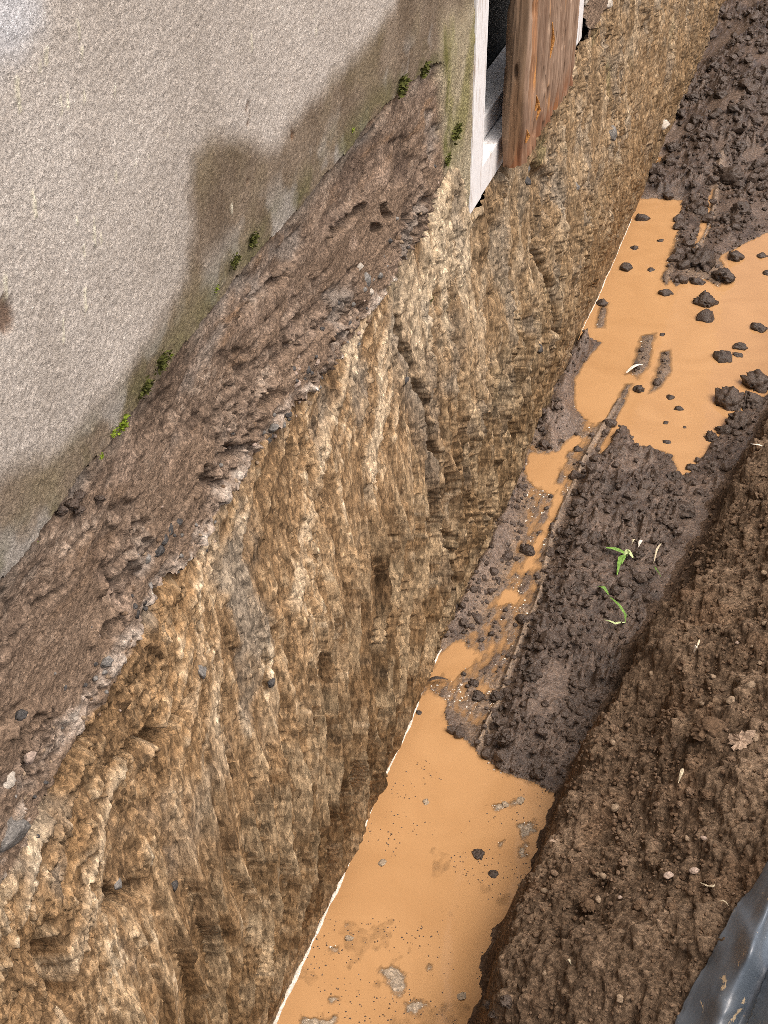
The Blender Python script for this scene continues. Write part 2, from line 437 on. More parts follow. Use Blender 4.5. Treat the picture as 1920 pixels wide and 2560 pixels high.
def clay_part(y, z, zl):
    dn = np.clip((zl - z), 0, 2)                                       # depth under the ledge
    warp = 0.05 * fbm(y * 3, z * 3, 3, 81)
    tooth = (y * (1 + 0.02 * y) + warp + 0.10 * fbm(y * 1.7, z * 1.1, 2, 82)) / 0.076
    tcol = np.floor(tooth); tf = tooth - tcol
    ti = tcol.astype(np.int32)
    rnd_ = _hash(ti, ti * 0, 83)
    zz = z / 0.30 + rnd_ * 3.7 + 0.25 * noise(y * 9, z * 5, 84)
    zr_ = np.floor(zz); zf = zz - zr_
    rnd2 = _hash(ti, zr_.astype(np.int32), 85)
    cusp = np.abs(tf - 0.5) * 2
    soft = sstep(0.0, 0.16, tf)
    groove = (0.042 + 0.030 * rnd_) * ((1 - tf) ** 1.3 * soft + tf * 0.25 - 0.35) + 0.016 * cusp ** 3     # overlapping scoops: swell, then a soft step
    vv = zf + 1.3 * (tf - 0.5) ** 2
    vv = vv - np.floor(vv)
    stop = 0.006 * (1 - vv) * sstep(0.0, 0.22, vv) * (0.3 + rnd2) * (1 - cusp ** 2)
    low_w = sstep(0.30, 0.62, dn + 0.28 * fbm(y * 1.6, z * 1.6, 3, 86)) * (0.25 + 0.75 * sstep(5.0, 3.2, y))
    along = y * 0.80 + z * 0.60; across = -y * 0.60 + z * 0.80
    sw1 = fbm(along * 3.2, across * 24, 5, 87, 0.55)
    sw2 = fbm(y * 22, z * 3.2, 5, 88, 0.55)
    kdir = sstep(0.10, 0.42, dn + 0.22 * fbm(y * 2.2, z * 2.2, 2, 89))
    kdir = np.maximum(kdir, sstep(2.5, 3.0, y))
    sweep = sw1 * (1 - kdir) + sw2 * kdir
    big = fbm(y * 2.4, z * 2.4, 3, 90)
    fa, fe, fi = facets(y * 26 + 0.9 * sw2, z * 12 + 0.8 * sw1, 91)
    fb, fbe, fbi = facets(y * 62 + 0.9 * noise(y * 60, z * 28, 1), z * 20 + 0.9 * noise(y * 30, z * 12, 2), 92)
    fc, fce, fci = facets(y * 120 + 0.9 * noise(y * 70, z * 25, 4), z * 34 + 0.9 * noise(y * 50, z * 20, 6), 93)
    rough_w = sstep(-0.06, 0.20, fbm(y * 3.6, z * 2.6, 5, 93, 0.55) + 0.08 - 0.22 * low_w)
    rough_w = np.maximum(rough_w, 0.9 * sstep(1.75, 1.15, y) * sstep(0.95, 0.25, dn) * sstep(-0.35, 0.0, fbm(y * 6, z * 5, 3, 99)))
    xc = 0.020 + 0.024 * big + 0.020 * sweep + low_w * (groove + stop) * (0.3 + 0.7 * sstep(0.0, 0.25, z))
    xc = xc + rough_w * (1 - 0.7 * low_w) * (0.008 * fa - 0.007 * sstep(0.08, 0.0, fe) * (fi > 0.4) + 0.006 * fb - 0.003 * sstep(0.1, 0.0, fbe) + 0.0035 * fc + 0.011 * fbm(y * 24, z * 12, 5, 97, 0.6))
    xc = xc + 0.0050 * fbm(y * 52, z * 9, 5, 94, 0.6) + (1 - rough_w) * (1 - 0.6 * low_w) * (0.0025 * fb + 0.0022 * fc)
    xc = xc - 0.030 * sstep(0.035, 0.0, dn) * sstep(-0.15, 0.25, fbm(y * 5, y * 0 + 4, 3, 66)) + 0.035 * sstep(0.05, 0.5, dn) * sstep(0.0, 0.5, z) - 0.015 * sstep(0.35, 0.0, z)
    farw = sstep(2.3, 3.2, y)
    rub = sstep(0.0, 0.25, fbm(y * 5.5, z * 2.2, 4, 116) + 0.05)
    pit = sstep(0.28, 0.5, fbm(y * 22, z * 13, 4, 117, 0.6))
    xc = xc + farw * (0.022 * fbm(y * 11, z * 7, 5, 115, 0.6) + rub * (0.009 * fa + 0.008 * fb + 0.004 * fc) - 0.018 * pit)
    xc = xc - (1 - farw) * 0.010 * pit * sstep(0.9, 0.3, dn)
    for (pts, wd, dp) in CRACKS:
        d_, s_ = line_d(y + 0.02 * fbm(y * 18, z * 18, 3, 95), z, pts)
        xc = xc - 1.25 * dp * sstep(wd, wd * 0.25, d_) * (0.72 + 0.28 * sstep(-0.3, 0.3, noise(y * 15, z * 15, 96)))
    calm = sstep(0.0, 0.10, z)
    xc = xc * (0.35 + 0.65 * calm) + (1 - calm) * 0.65 * (0.004 + 0.02 * fbm(y * 2.4, y * 0, 2, 98))
    cc = ramp([(-0.8, (0.082, 0.051, 0.027)), (-0.35, (0.165, 0.103, 0.052)), (0.05, (0.272, 0.174, 0.090)), (0.4, (0.40, 0.282, 0.163)), (0.8, (0.66, 0.535, 0.37))],
              0.55 * fbm(y * 3.2, z * 2.6, 4, 101) + 0.75 * sweep + 0.40 * (fbi - 0.5) + 0.45 * (fci - 0.5) + 0.6 * fbm(y * 46, z * 7, 4, 102, 0.6) + 0.02)
    org = sstep(0.0, 0.45, fbm(y * 3.6, z * 3.6, 3, 103)) * sstep(1.9, 1.2, y)
    cc = mixc(cc, (0.33, 0.195, 0.085), 0.5 * org)
    pale = sstep(0.10, 0.5, fbm(along * 2.4, across * 8, 4, 104) + 0.5 * sweep) * sstep(0.75, 0.1, dn)
    cc = mixc(cc, (0.62, 0.50, 0.345), 0.72 * pale)
    pale2 = sstep(2.5, 2.85, y) * sstep(3.35, 3.1, y) * sstep(0.93, 1.2, z) * sstep(-0.4, 0.2, sw2)
    cc = mixc(cc, (0.62, 0.51, 0.355), 0.75 * pale2)
    gre = sstep(0.08, 0.36, fbm(y * 4.2, z * 3.4, 4, 105) - 0.03) * rough_w
    cc = mixc(cc, (0.255, 0.225, 0.18), 0.7 * gre)
    cc = mixc(cc, (0.240, 0.172, 0.098), 0.45 * sstep(2.6, 3.6, y))
    cc = mixc(cc, (0.27, 0.235, 0.185), 0.55 * farw * rub * sstep(-0.1, 0.3, fbm(y * 9, z * 6, 3, 118)))
    dcr, scr = line_d(y + 0.02 * fbm(y * 18, z * 18, 3, 95), z, CRACKS[0][0])
    cc = mixc(cc, (0.20, 0.175, 0.14), 0.65 * sstep(0.11, 0.02, dcr) * (0.3 + 0.7 * (scr > 0)))
    mossy = farw * sstep(0.25, 0.5, fbm(y * 4, z * 4, 4, 119)) * sstep(0.5, 1.0, z)
    cc = mixc(cc, (0.20, 0.185, 0.085), 0.5 * mossy)
    brn = sstep(0.40, 0.95, dn + 0.25 * fbm(y * 2, z * 2, 3, 106))
    cc = mixc(cc, (0.188, 0.115, 0.052), 0.5 * brn)
    # smeared pale edges left by the teeth
    tip = sstep(0.30, 0.10, np.abs(tf - 0.2) + 0.12 * noise(y * 30, z * 9, 108)) * low_w * sstep(-0.1, 0.3, noise(y * 7, z * 6, 109))
    cc = mixc(cc, (0.46, 0.345, 0.21), 0.65 * tip)
    damp = sstep(0.10, 0.0, z + 0.03 * fbm(y * 8, y * 0, 2, 107))
    cc = mixc(cc, (0.14, 0.098, 0.058), 0.6 * damp)
    return xc, cc, 0.25 + 0.55 * damp + 0.2 * (1 - rough_w)


def strip_part(y, z):
    xs = 0.012 + 0.005 * fbm(y * 26, z * 18, 5, 110, 0.6)
    cs = ramp([(-0.5, (0.30, 0.25, 0.16)), (0.5, (0.50, 0.44, 0.31))], fbm(y * 16, z * 9, 5, 111, 0.6))
    gm = sstep(-0.2, 0.3, fbm(y * 9, z * 5, 4, 112) + 0.7 * (1.60 - z)) * sstep(1.40, 1.5, z)
    cs = mixc(cs, (0.23, 0.215, 0.075), 0.7 * gm)
    edge_g = sstep(0.04, 0.0, np.abs(y + 0.12 * (z - 1.55) - 2.985 + 0.02 * noise(y * 20, z * 20, 113)))
    cs = mixc(cs, (0.11, 0.11, 0.02), 0.8 * edge_g * gm)
    return xs, cs


def wall_relief(y, z):
    shp = np.shape(y); y = np.asarray(y, float).ravel(); z = np.asarray(z, float).ravel()
    zl = ledge_z(y); zr = rend_z(y)
    top_door = 1.243 + 0.006 * noise(y * 20, y * 0, 3)                 # below the door the dug face reaches up to the sill
    zl = np.where(y > 3.0, zl + (np.minimum(top_door, 1.30) - zl) * sstep(3.02, 3.2, y), zl)
    region = np.where(z < zl, 2, np.where(z > zr, 0, 1))
    X_ = np.zeros(len(y)); C_ = np.zeros((len(y), 3)); W_ = np.zeros(len(y))
    for k, fn, ar in ((0, rend_part, (zr,)), (1, band_part, (zl, zr)), (2, clay_part, (zl,))):
        m = region == k
        if m.any():
            X_[m], C_[m], W_[m] = fn(y[m], z[m], *[a[m] for a in ar])
    st = sstep(2.93, 2.99, y + 0.12 * (z - 1.55) + 0.012 * noise(y * 15, z * 15, 114)) * sstep(3.4, 3.3, y) * (1 - sstep(1.70, 1.80, z + 0.2 * (y - 3.1)))
    m = (st > 0) & (region < 2)
    if m.any():
        xs, cs = strip_part(y[m], z[m]); w = st[m]
        X_[m] = X_[m] * (1 - w) + xs * w; C_[m] = C_[m] * (1 - w[:, None]) + cs * w[:, None]
    return X_.reshape(shp), C_.reshape(shp + (3,)), W_.reshape(shp), region.reshape(shp)


HOLES = [(wp([(815, 585), (850, 560), (890, 525)]), 0.016, 0.040), (wp([(700, 830), (735, 790)]), 0.012, 0.025), (wp([(590, 790), (660, 720), (715, 690)]), 0.007, 0.018),
         (wp([(640, 1000), (672, 985)]), 0.016, 0.030), (wp([(545, 1130), (600, 1120)]), 0.014, 0.024), (wp([(480, 1180), (510, 1200)]), 0.013, 0.022), (wp([(250, 1470), (300, 1430)]), 0.016, 0.03),
         (wp([(220, 1590), (255, 1560)]), 0.016, 0.03), (wp([(865, 840), (900, 780), (960, 720)]), 0.014, 0.035), (wp([(805, 850), (840, 840)]), 0.016, 0.035), (wp([(160, 1380), (215, 1330)]), 0.008, 0.016),
         (wp([(30, 1600), (110, 1500), (170, 1440)]), 0.006, 0.012), (wp([(945, 515), (955, 550)]), 0.010, 0.022), (wp([(920, 560), (930, 580)]), 0.010, 0.022), (wp([(20, 1830), (60, 1800)]), 0.014, 0.03)]
CRACKS = [(wp([(985, 690), (975, 800), (1000, 930), (1015, 1060), (1040, 1190), (1050, 1300), (1070, 1450)]), 0.024, 0.075),
          (wp([(1320, 440), (1300, 620), (1330, 760), (1335, 900), (1325, 1020)]), 0.040, 0.045),
          (wp([(1310, 430), (1345, 470), (1330, 520)]), 0.05, 0.03),
          (wp([(1700, 0), (1680, 120), (1665, 220), (1650, 330)]), 0.05, 0.04),
          (wp([(1175, 560), (1165, 660), (1150, 730)]), 0.03, 0.025),
          (wp([(240, 1780), (170, 1850), (90, 1990), (0, 2100)]), 0.02, 0.04),
          (wp([(420, 1745), (350, 1830), (270, 1870)]), 0.018, 0.05),
          (wp([(60, 2330), (90, 2420), (110, 2480)]), 0.035, 0.05),
          (wp([(310, 2200), (260, 2230), (215, 2225)]), 0.022, 0.045)]

ny = 960
ygrid = 0.80 * np.exp(np.linspace(0, math.log(9.6 / 0.80), ny))
zgrid = np.concatenate([np.arange(-0.10, 1.80, 0.0033), np.arange(1.80, 2.52, 0.0036)])
nzr = len(zgrid)
low_rows = int(np.searchsorted(zgrid, 1.50))
ncol = int(np.searchsorted(ygrid, 3.205))
YY, ZZ = np.meshgrid(ygrid, zgrid, indexing='ij')
X = np.zeros(YY.shape, f32); Cc = np.zeros(YY.shape + (3,), f32); Wt = np.zeros(YY.shape, f32); Rg = np.full(YY.shape, 9, int)
for sl in ((slice(0, ncol + 1), slice(0, nzr)), (slice(ncol, ny), slice(0, low_rows))):
    x_, c_, w_, r_ = wall_relief(YY[sl], ZZ[sl])
    X[sl] = x_; Cc[sl] = c_; Wt[sl] = w_; Rg[sl] = r_
P = np.stack([X, YY, ZZ], -1)
R0 = Rg[:-1, :-1]
valid = np.ones(R0.shape, bool)
valid[ncol:, low_rows - 1:] = False
door_hole = (YY[:-1, :-1] > 3.20) & (YY[:-1, :-1] < 4.47) & (ZZ[:-1, :-1] > 1.238)
valid &= ~door_hole
at = {'Col': Cc, 'Wet': Wt}

house = tag(empty('house_wall', (0, 0, 1.4)), 'house wall of grey roughcast render with stained soil-caked base above the trench', 'wall', kind='thing')




def add_part(name, me, mat, parent):
    o = link(name, me, mat, parent)
    off = Vector((0, 0, 0)); p = parent
    while p:
        off += p.location; p = p.parent
    o.location = -off
    return o


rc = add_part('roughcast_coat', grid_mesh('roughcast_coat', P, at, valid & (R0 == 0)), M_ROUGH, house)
band = add_part('wall_base', grid_mesh('wall_base', P, at, valid & (R0 == 1)), M_BAND, house)
band['label'] = 'brown soil-caked base of the wall with broken concrete lip'
clay = link('clay_trench_face', grid_mesh('clay_trench_face', P, at, valid & (R0 == 2)), M_CLAY)
tag(clay, 'dug ochre clay face with scraped bucket marks below the house wall', 'earth face', kind='structure')


# ------------------------------------------------------------------ the ground: trench floor and soil bank
FOOT = np.array(gp([(1180, 2900), (1165, 2560), (1250, 2300), (1385, 2010), (1480, 1830), (1560, 1640), (1680, 1440), (1800, 1220), (1920, 1020)]) + [(0.80, 5.4), (0.85, 7.0), (0.9, 12)])
FOOT = FOOT[np.argsort(FOOT[:, 1])]
FOOT = np.concatenate([[(0.40, -3.0)], FOOT])
PUD_NEAR = gp([(480, 2900), (600, 2600), (1035, 1745), (1070, 1723), (1113, 1743), (1113, 1807), (1151, 1841), (1191, 1876), (1261, 1928), (1330, 1957), (1400, 1990),
               (1460, 2100), (1400, 2300), (1300, 2700), (1250, 2900)])
PUD_NEAR[0] = (-0.1, 1.3); PUD_NEAR[1] = (-0.1, 1.9); PUD_NEAR[-1] = (0.5, 1.3)
PUD_FAR = gp([(1560, 500), (1640, 494), (1706, 500), (1694, 590), (1672, 690), (1690, 715), (1740, 690), (1800, 640), (1940, 570), (2150, 700), (2100, 900), (1930, 980), (1870, 1020), (1830, 1060),
              (1770, 1120), (1730, 1180), (1695, 1190), (1680, 1140), (1640, 1128), (1580, 1120), (1560, 1078), (1540, 1090), (1505, 1150), (1492, 1130), (1532, 1050), (1480, 1058), (1432, 1020),
              (1430, 950), (1470, 885), (1510, 855), (1445, 862), (1400, 850), (1480, 680), (1510, 590)])
PUD_MID = gp([(1280, 1180), (1310, 1130), (1370, 1135), (1400, 1100), (1440, 1083), (1452, 1100), (1412, 1150), (1392, 1200), (1388, 1238), (1340, 1217), (1300, 1190)])
PUD_SMALL = [gp(p) for p in ([(1088, 1640), (1150, 1598), (1166, 1625), (1212, 1628), (1205, 1652), (1150, 1680), (1128, 1712), (1110, 1690), (1075, 1712)],
                             [(1262, 1470), (1296, 1478), (1292, 1508), (1246, 1512)], [(1300, 1180), (1290, 1290), (1275, 1300), (1282, 1210)],
                             [(1790, 470), (1782, 560), (1750, 622), (1732, 625), (1758, 540), (1778, 470)], [(1640, 390), (1662, 392), (1650, 412), (1630, 412)],
                             [(1395, 1215), (1420, 1190), (1400, 1270), (1370, 1330), (1340, 1400), (1300, 1450), (1295, 1430), (1350, 1340)])]
ISLES = [gp(p) for p in ([(1602, 838), (1642, 830), (1625, 915), (1595, 952), (1572, 930)], [(1650, 880), (1678, 872), (1682, 930), (1645, 975), (1618, 988)],
                         [(1562, 958), (1584, 958), (1556, 1020), (1534, 1052), (1520, 1042)], [(1500, 755), (1524, 755), (1512, 822), (1486, 822)],
                         [(1720, 640), (1800, 645), (1830, 690), (1800, 720), (1760, 700), (1700, 690)], [(1690, 585), (1712, 560), (1690, 680), (1664, 720), (1650, 700)])]
SHELF = [gp(p) for p in ([(1490, 855), (1440, 862), (1330, 1100), (1390, 1128), (1440, 1070), (1425, 1000), (1432, 940)],
                         [(1320, 1130), (1300, 1290), (1260, 1420), (1180, 1560), (1090, 1620), (1150, 1450), (1250, 1270)])]
SHOALS = [gp(p) for p in ([(935, 2415), (985, 2405), (1022, 2430), (1020, 2470), (1000, 2495), (970, 2480), (955, 2450)], [(1010, 2500), (1060, 2490), (1075, 2515), (1040, 2545), (1005, 2530)],
                          [(812, 2490), (858, 2482), (862, 2505), (820, 2520)], [(750, 2535), (850, 2530), (850, 2575), (740, 2580)], [(850, 2298), (882, 2295), (885, 2318), (858, 2325)],
                          [(815, 2365), (850, 2360), (852, 2385), (822, 2390)], [(1065, 2405), (1090, 2405), (1088, 2428), (1064, 2428)], [(1290, 2115), (1320, 2105), (1325, 2145), (1298, 2150)],
                          [(1285, 2060), (1340, 2040), (1350, 2085), (1300, 2100)], [(1215, 2010), (1300, 1995), (1310, 2015), (1240, 2030)], [(1240, 2105), (1262, 2100), (1260, 2122), (1238, 2122)])]
SLICK = gp([(1040, 1740), (1113, 1745), (1205, 1880), (1250, 1770), (1335, 1525), (1392, 1320), (1440, 1200), (1495, 1115), (1520, 1040), (1430, 1060), (1330, 1110), (1190, 1400)])
LIP1 = gp([(1195, 1865), (1250, 1742), (1312, 1572), (1347, 1495), (1377, 1340), (1424, 1228), (1482, 1108), (1547, 998)])
LIP2 = gp([(1800, 415), (1792, 460), (1778, 545), (1742, 628)])
LIP3 = gp([(1470, 1150), (1520, 1080), (1560, 1000)])


def ground(x, y):
    x = np.asarray(x, float); y = np.asarray(y, float)
    foot = np.interp(y, FOOT[:, 1], FOOT[:, 0]) + 0.045 * fbm(y * 3.6, y * 0 + 2, 4, 201, 0.6) + 0.020 * fbm(y * 16, y * 0, 3, 202)
    t = x - foot
    near = sstep(3.9, 2.6, y)
    wl = np.maximum.reduce([poly_sd(x, y, p) for p in [PUD_NEAR, PUD_FAR, PUD_MID] + PUD_SMALL])
    isl = np.maximum.reduce([poly_sd(x, y, p) for p in ISLES])
    shf = np.maximum.reduce([poly_sd(x, y, p) for p in SHELF])
    slk = sstep(-0.03, 0.02, poly_sd(x, y, SLICK))
    wl = wl + 0.016 * fbm(x * 26, y * 20, 5, 203, 0.6)
    out = np.clip(-wl, 0, 1); ins = np.clip(wl, 0, 1)
    base = np.where(wl > 0, -0.004 - 0.30 * np.minimum(ins, 0.12), 0.003 + 0.16 * np.minimum(out, 0.16))
    base = np.where(slk > 0, base * (1 - slk) + slk * np.minimum(base, -0.001 + 0.02 * out), base)
    base = base + 0.05 * sstep(0.0, 0.10, shf + 0.03) * (1 + 0.5 * fbm(x * 18, y * 14, 2, 204))
    base = np.where(isl > -0.04, np.maximum(base, -0.014 + 0.019 * sstep(-0.03, 0.03, isl + 0.014 * fbm(x * 30, y * 22, 4, 205, 0.6))), base)
    shoal = np.maximum.reduce([poly_sd(x, y, p) for p in SHOALS]) + 0.024 * fbm(x * 32, y * 28, 5, 208, 0.62) - 0.004
    shw = sstep(-0.012, 0.014, shoal)
    silt = sstep(0.05, 0.5, fbm(x * 7, y * 5, 4, 209, 0.6) + 0.55 * (2.45 - y) + 0.6 * (x - 0.16)) * (y < 3.0) * (wl > 0.008)
    base = np.where(wl > 0.0, np.maximum(base, base * (1 - silt) + silt * (-0.0050 + 0.0045 * fbm(x * 40, y * 36, 5, 210, 0.68))), base)
    base = np.where(shw > 0, np.maximum(base, -0.010 + 0.0125 * shw), base)
    d1, s1 = line_d(x, y, LIP1); d2, s2 = line_d(x, y, LIP2); d3, s3 = line_d(x, y, LIP3)
    ripple = 0.75 + 0.5 * noise(x * 12, y * 9, 206)
    base = base + ripple * (0.021 * np.exp(-(d1 / 0.0065) ** 2) * sstep(-0.35, 0.0, fbm(x * 3, y * 3, 3, 236) + 0.3) + 0.018 * np.exp(-(d2 / 0.010) ** 2) + 0.010 * np.exp(-(d3 / 0.006) ** 2))
    base = base + 0.022 * sstep(0.02, 0.08, d1) * (s1 > 0) * sstep(0.30, 0.05, d1) * (wl < 0.01) * sstep(2.66, 2.8, y)
    # heap on the far right
    base = base + 0.10 * sstep(6.1, 7.3, y - 1.2 * (x - 0.2)) * sstep(0.02, 0.35, x + 0.1 * fbm(y * 2, x * 2, 2, 207)) + 0.03 * sstep(6.3, 7.5, y)
    dry = sstep(0.0, 0.03, base) * (1 - 0.75 * slk)
    a1, a2, aid = worley(x * 26, y * 22, 211); b1, b2, bid = worley(x * 55, y * 46, 212); e1, e2, eid = worley(x * 100, y * 85, 213)
    lumps = (0.055 * np.maximum(0, 0.5 - a1) * (aid > 0.72) + 0.026 * np.maximum(0, 0.5 - b1) * (bid > 0.55) + 0.008 * np.maximum(0, 0.55 - e1) * (eid > 0.3)) * (0.7 + 1.0 * sstep(-0.25, 0.3, fbm(x * 6, y * 5, 3, 217)))
    lumps = lumps + 0.020 * fbm(x * 12, y * 9, 5, 214, 0.65) + 0.014 * facets(x * 34 + 0.5 * noise(x * 40, y * 30, 218), y * 26, 219)[0] * sstep(-0.3, 0.2, fbm(x * 5, y * 4, 3, 220))
    lumps = lumps * (1 - 0.75 * sstep(-0.02, -0.25, fbm(x * 6, y * 3.5, 3, 418)))
    zf = base + dry * lumps + 0.004 * fbm(x * 24, y * 20, 4, 215) * (1 - 0.7 * (wl > 0.03)) + slk * 0.009 * fbm(x * 40, y * 16, 4, 216, 0.6)
    # bank
    A = 0.20 * near + 0.09 * (1 - near)
    A = A * (1 + 0.5 * fbm(y * 4, y * 0 + 5, 3, 221))
    tt = np.maximum(t, 0)
    q = 0.5 + 0.6 * fbm(x * 3, y * 3, 3, 222)
    zb = A * sstep(0.0, 0.085, tt) + 0.86 * np.maximum(tt - 0.02, 0) 
    zb = 1.25 * (1 - np.exp(-zb / 1.25 * 1.05))
    step = line_d(x, y, BSTEP)
    zb = zb - 0.06 * sstep(0.14, 0.0, step[0]) * sstep(0.0, 0.1, t)
    ptt = np.hypot((x - PIT[0]) / 0.09, (y - PIT[1]) / 0.20); zb = zb - 0.07 * sstep(1.0, 0.3, ptt)
    bw = sstep(0.0, 0.06, t)
    n1, n2, nid = worley(x * 44, y * 40, 231); m1, m2, mid = worley(x * 90, y * 82, 232); l1, l2, lid = worley(x * 17, y * 15, 233)
    crumb = 0.018 * np.maximum(0, 0.55 - n1) * (nid > 0.5) + 0.011 * np.maximum(0, 0.6 - m1) * (mid > 0.2) + 0.05 * np.maximum(0, 0.45 - l1) * (lid > 0.82)
    zb0 = zb
    nd = bw * (0.016 * facets(x * 30, y * 26, 234)[0] * sstep(-0.2, 0.2, fbm(x * 5, y * 5, 2, 235)) + 0.055 * fbm(x * 4, y * 3.4, 4, 223) + 0.026 * fbm(x * 18, y * 15, 5, 224, 0.68) + crumb)
    slope = sstep(0.02, 0.10, t)
    zb = zb0 + nd * (1 - 0.22 * slope)
    ground.dx = np.where(t > 0, -0.62 * nd * slope, 0)
    isb = (t > 0.0)
    z = np.where(isb, np.maximum(zf * (1 - bw), 0) + zb, zf)
    # colours
    cm = ramp([(-0.7, (0.038, 0.025, 0.018)), (0.0, (0.082, 0.056, 0.040)), (0.7, (0.140, 0.098, 0.071))], fbm(x * 7, y * 6, 4, 241) + 0.6 * (bid - 0.5))
    cm = mixc(cm, (0.205, 0.140, 0.088), 0.8 * slk * sstep(-0.4, 0.3, fbm(x * 9, y * 5, 3, 242)))
    cm = mixc(cm, (0.185, 0.135, 0.103), 0.7 * sstep(-0.01, 0.03, shf))
    cm = mixc(cm, (0.27, 0.20, 0.14), 0.85 * np.maximum(np.exp(-(d1 / 0.010) ** 2), np.exp(-(d2 / 0.016) ** 2)))
    smear = sstep(-0.05, -0.3, fbm(x * 6, y * 3.5, 3, 418))
    cm = mixc(cm, (0.15, 0.108, 0.080), 0.6 * smear)
    cm = mixc(cm, (0.062, 0.044, 0.034), 0.7 * (1 - smear) * sstep(6.2, 7.2, y - 1.2 * (x - 0.2)) * sstep(0.05, 0.25, x))
    cm = mixc(cm, (0.19, 0.135, 0.09), 0.8 * sstep(0.0, 0.02, isl))
    cm = mixc(cm, (0.40, 0.32, 0.225), 0.85 * shw)
    sub = sstep(0.004, -0.012, z) * (1 - shw)
    cm = mixc(cm, (0.30, 0.18, 0.075), 0.7 * sub)
    cbk = ramp([(-0.7, (0.074, 0.050, 0.032)), (0.0, (0.136, 0.094, 0.061)), (0.4, (0.19, 0.134, 0.088)), (0.8, (0.28, 0.20, 0.136))],
               0.9 * fbm(x * 6, y * 5, 4, 251) + 0.6 * (mid - 0.5) + 0.2 * (nid - 0.5))
    reds = sstep(0.1, 0.45, fbm(x * 5, y * 4.5, 3, 252))
    cbk = mixc(cbk, (0.20, 0.125, 0.075), 0.5 * reds)
    dampb = sstep(0.16, 0.02, zb)
    cbk = mixc(cbk, (0.072, 0.048, 0.034), 0.7 * dampb)
    c = np.where(isb[..., None], cbk, cm)
    wet = np.where(isb, 0.3 * dampb, np.clip(0.45 + 0.5 * slk + 0.4 * sstep(0.03, 0.0, z) + 0.5 * sstep(0.0, 0.25, fbm(x * 8, y * 8, 3, 261)), 0, 1))
    return z, c, wet, isb


BSTEP = gp([(1480, 1800), (1560, 1640), (1620, 1520), (1740, 1330)], 0.1)
PIT = onz(1600, 1850, 0.15)

yg = np.concatenate([np.linspace(0.7, 1.75, 130), 1.75 * np.exp(np.linspace(0, math.log(9.6 / 1.75), 600))[1:]])
tg = np.concatenate([np.linspace(-1.0, 0, 190)[:-1], np.linspace(0, 0.12, 44)[:-1], np.linspace(0.12, 1.05, 230)])
TT, YG = np.meshgrid(tg, yg, indexing='ij')
foot0 = np.interp(YG, FOOT[:, 1], FOOT[:, 0])
XG = np.where(TT < 0, foot0 + TT * (foot0 + 0.06), foot0 + TT)
ZG, CG, WG, BG = ground(XG, YG)
PG = np.stack([XG + ground.dx, YG, ZG], -1)
fm = BG[:-1, :-1]
atg = {'Col': CG, 'Wet': WG}
tag(link('trench_floor', grid_mesh('trench_floor', PG, atg, ~fm, flip=False), M_MUD), 'dark wet mud floor of the trench', 'mud', kind='structure')
tag(link('soil_bank', grid_mesh('soil_bank', PG, atg, fm, flip=False), M_BANK), 'crumbly brown soil bank beside the trench', 'soil', kind='structure')


def ground_fast(x, y):
    """height read back from the built relief"""
    x = np.asarray(x, float); y = np.asarray(y, float)
    ft = np.interp(y, FOOT[:, 1], FOOT[:, 0])
    t = np.where(x < ft, (x - ft) / (ft + 0.06), x - ft)
    a = np.clip(np.searchsorted(tg, t), 0, len(tg) - 1); b = np.clip(np.searchsorted(yg, y), 0, len(yg) - 1)
    return ZG[a, b], BG[a, b]


def gz(x, y):
    return float(ground_fast(np.array([x]), np.array([y]))[0][0])


def hit(px, py, lift=0.0, z0=1.6):
    """where the line of sight meets the ground relief"""
    d = ray(px, py)
    ts = np.linspace((CAM[2] - z0) / -d[2], (CAM[2] + 0.05) / -d[2], 900)
    pts = CAM + ts[:, None] * d
    zz = np.maximum(ground_fast(pts[:, 0], pts[:, 1])[0], 0) + lift
    return pts[np.argmax(pts[:, 2] <= zz)]


# ------------------------------------------------------------------ water
def water_mat():
    m = bpy.data.materials.new('muddy_water'); m.use_nodes = True
    n = m.node_tree.nodes; l = m.node_tree.links
    b = n['Principled BSDF']
    tc = n.new('ShaderNodeTexCoord')
    nz = n.new('ShaderNodeTexNoise'); nz.inputs['Scale'].default_value = 4; nz.inputs['Detail'].default_value = 6; nz.inputs['Distortion'].default_value = 1.6
    l.new(tc.outputs['Object'], nz.inputs['Vector'])
    cr = n.new('ShaderNodeMix'); cr.data_type = 'RGBA'
    cr.inputs['A'].default_value = (0.335, 0.184, 0.078, 1); cr.inputs['B'].default_value = (0.47, 0.280, 0.132, 1)  # murky tones spread wide, so sheen variation is put into the colour
    l.new(nz.outputs['Fac'], cr.inputs['Factor'])
    l.new(cr.outputs['Result'], b.inputs['Base Color'])
    b.inputs['Roughness'].default_value = 0.06
    b.inputs['IOR'].default_value = 1.4
    t2 = n.new('ShaderNodeTexNoise'); t2.inputs['Scale'].default_value = 9; t2.inputs['Detail'].default_value = 2
    l.new(tc.outputs['Object'], t2.inputs['Vector'])
    bu = n.new('ShaderNodeBump'); bu.inputs['Strength'].default_value = 0.06; bu.inputs['Distance'].default_value = 0.01
    l.new(t2.outputs['Fac'], bu.inputs['Height']); l.new(bu.outputs[0], b.inputs['Normal'])
    a = n.new('ShaderNodeAttribute'); a.attribute_name = 'Depth'
    mr = n.new('ShaderNodeMapRange'); mr.inputs['From Max'].default_value = 0.0065; mr.inputs['To Min'].default_value = 0.2
    l.new(a.outputs['Fac'], mr.inputs['Value']); l.new(mr.outputs[0], b.inputs['Alpha'])
    return m


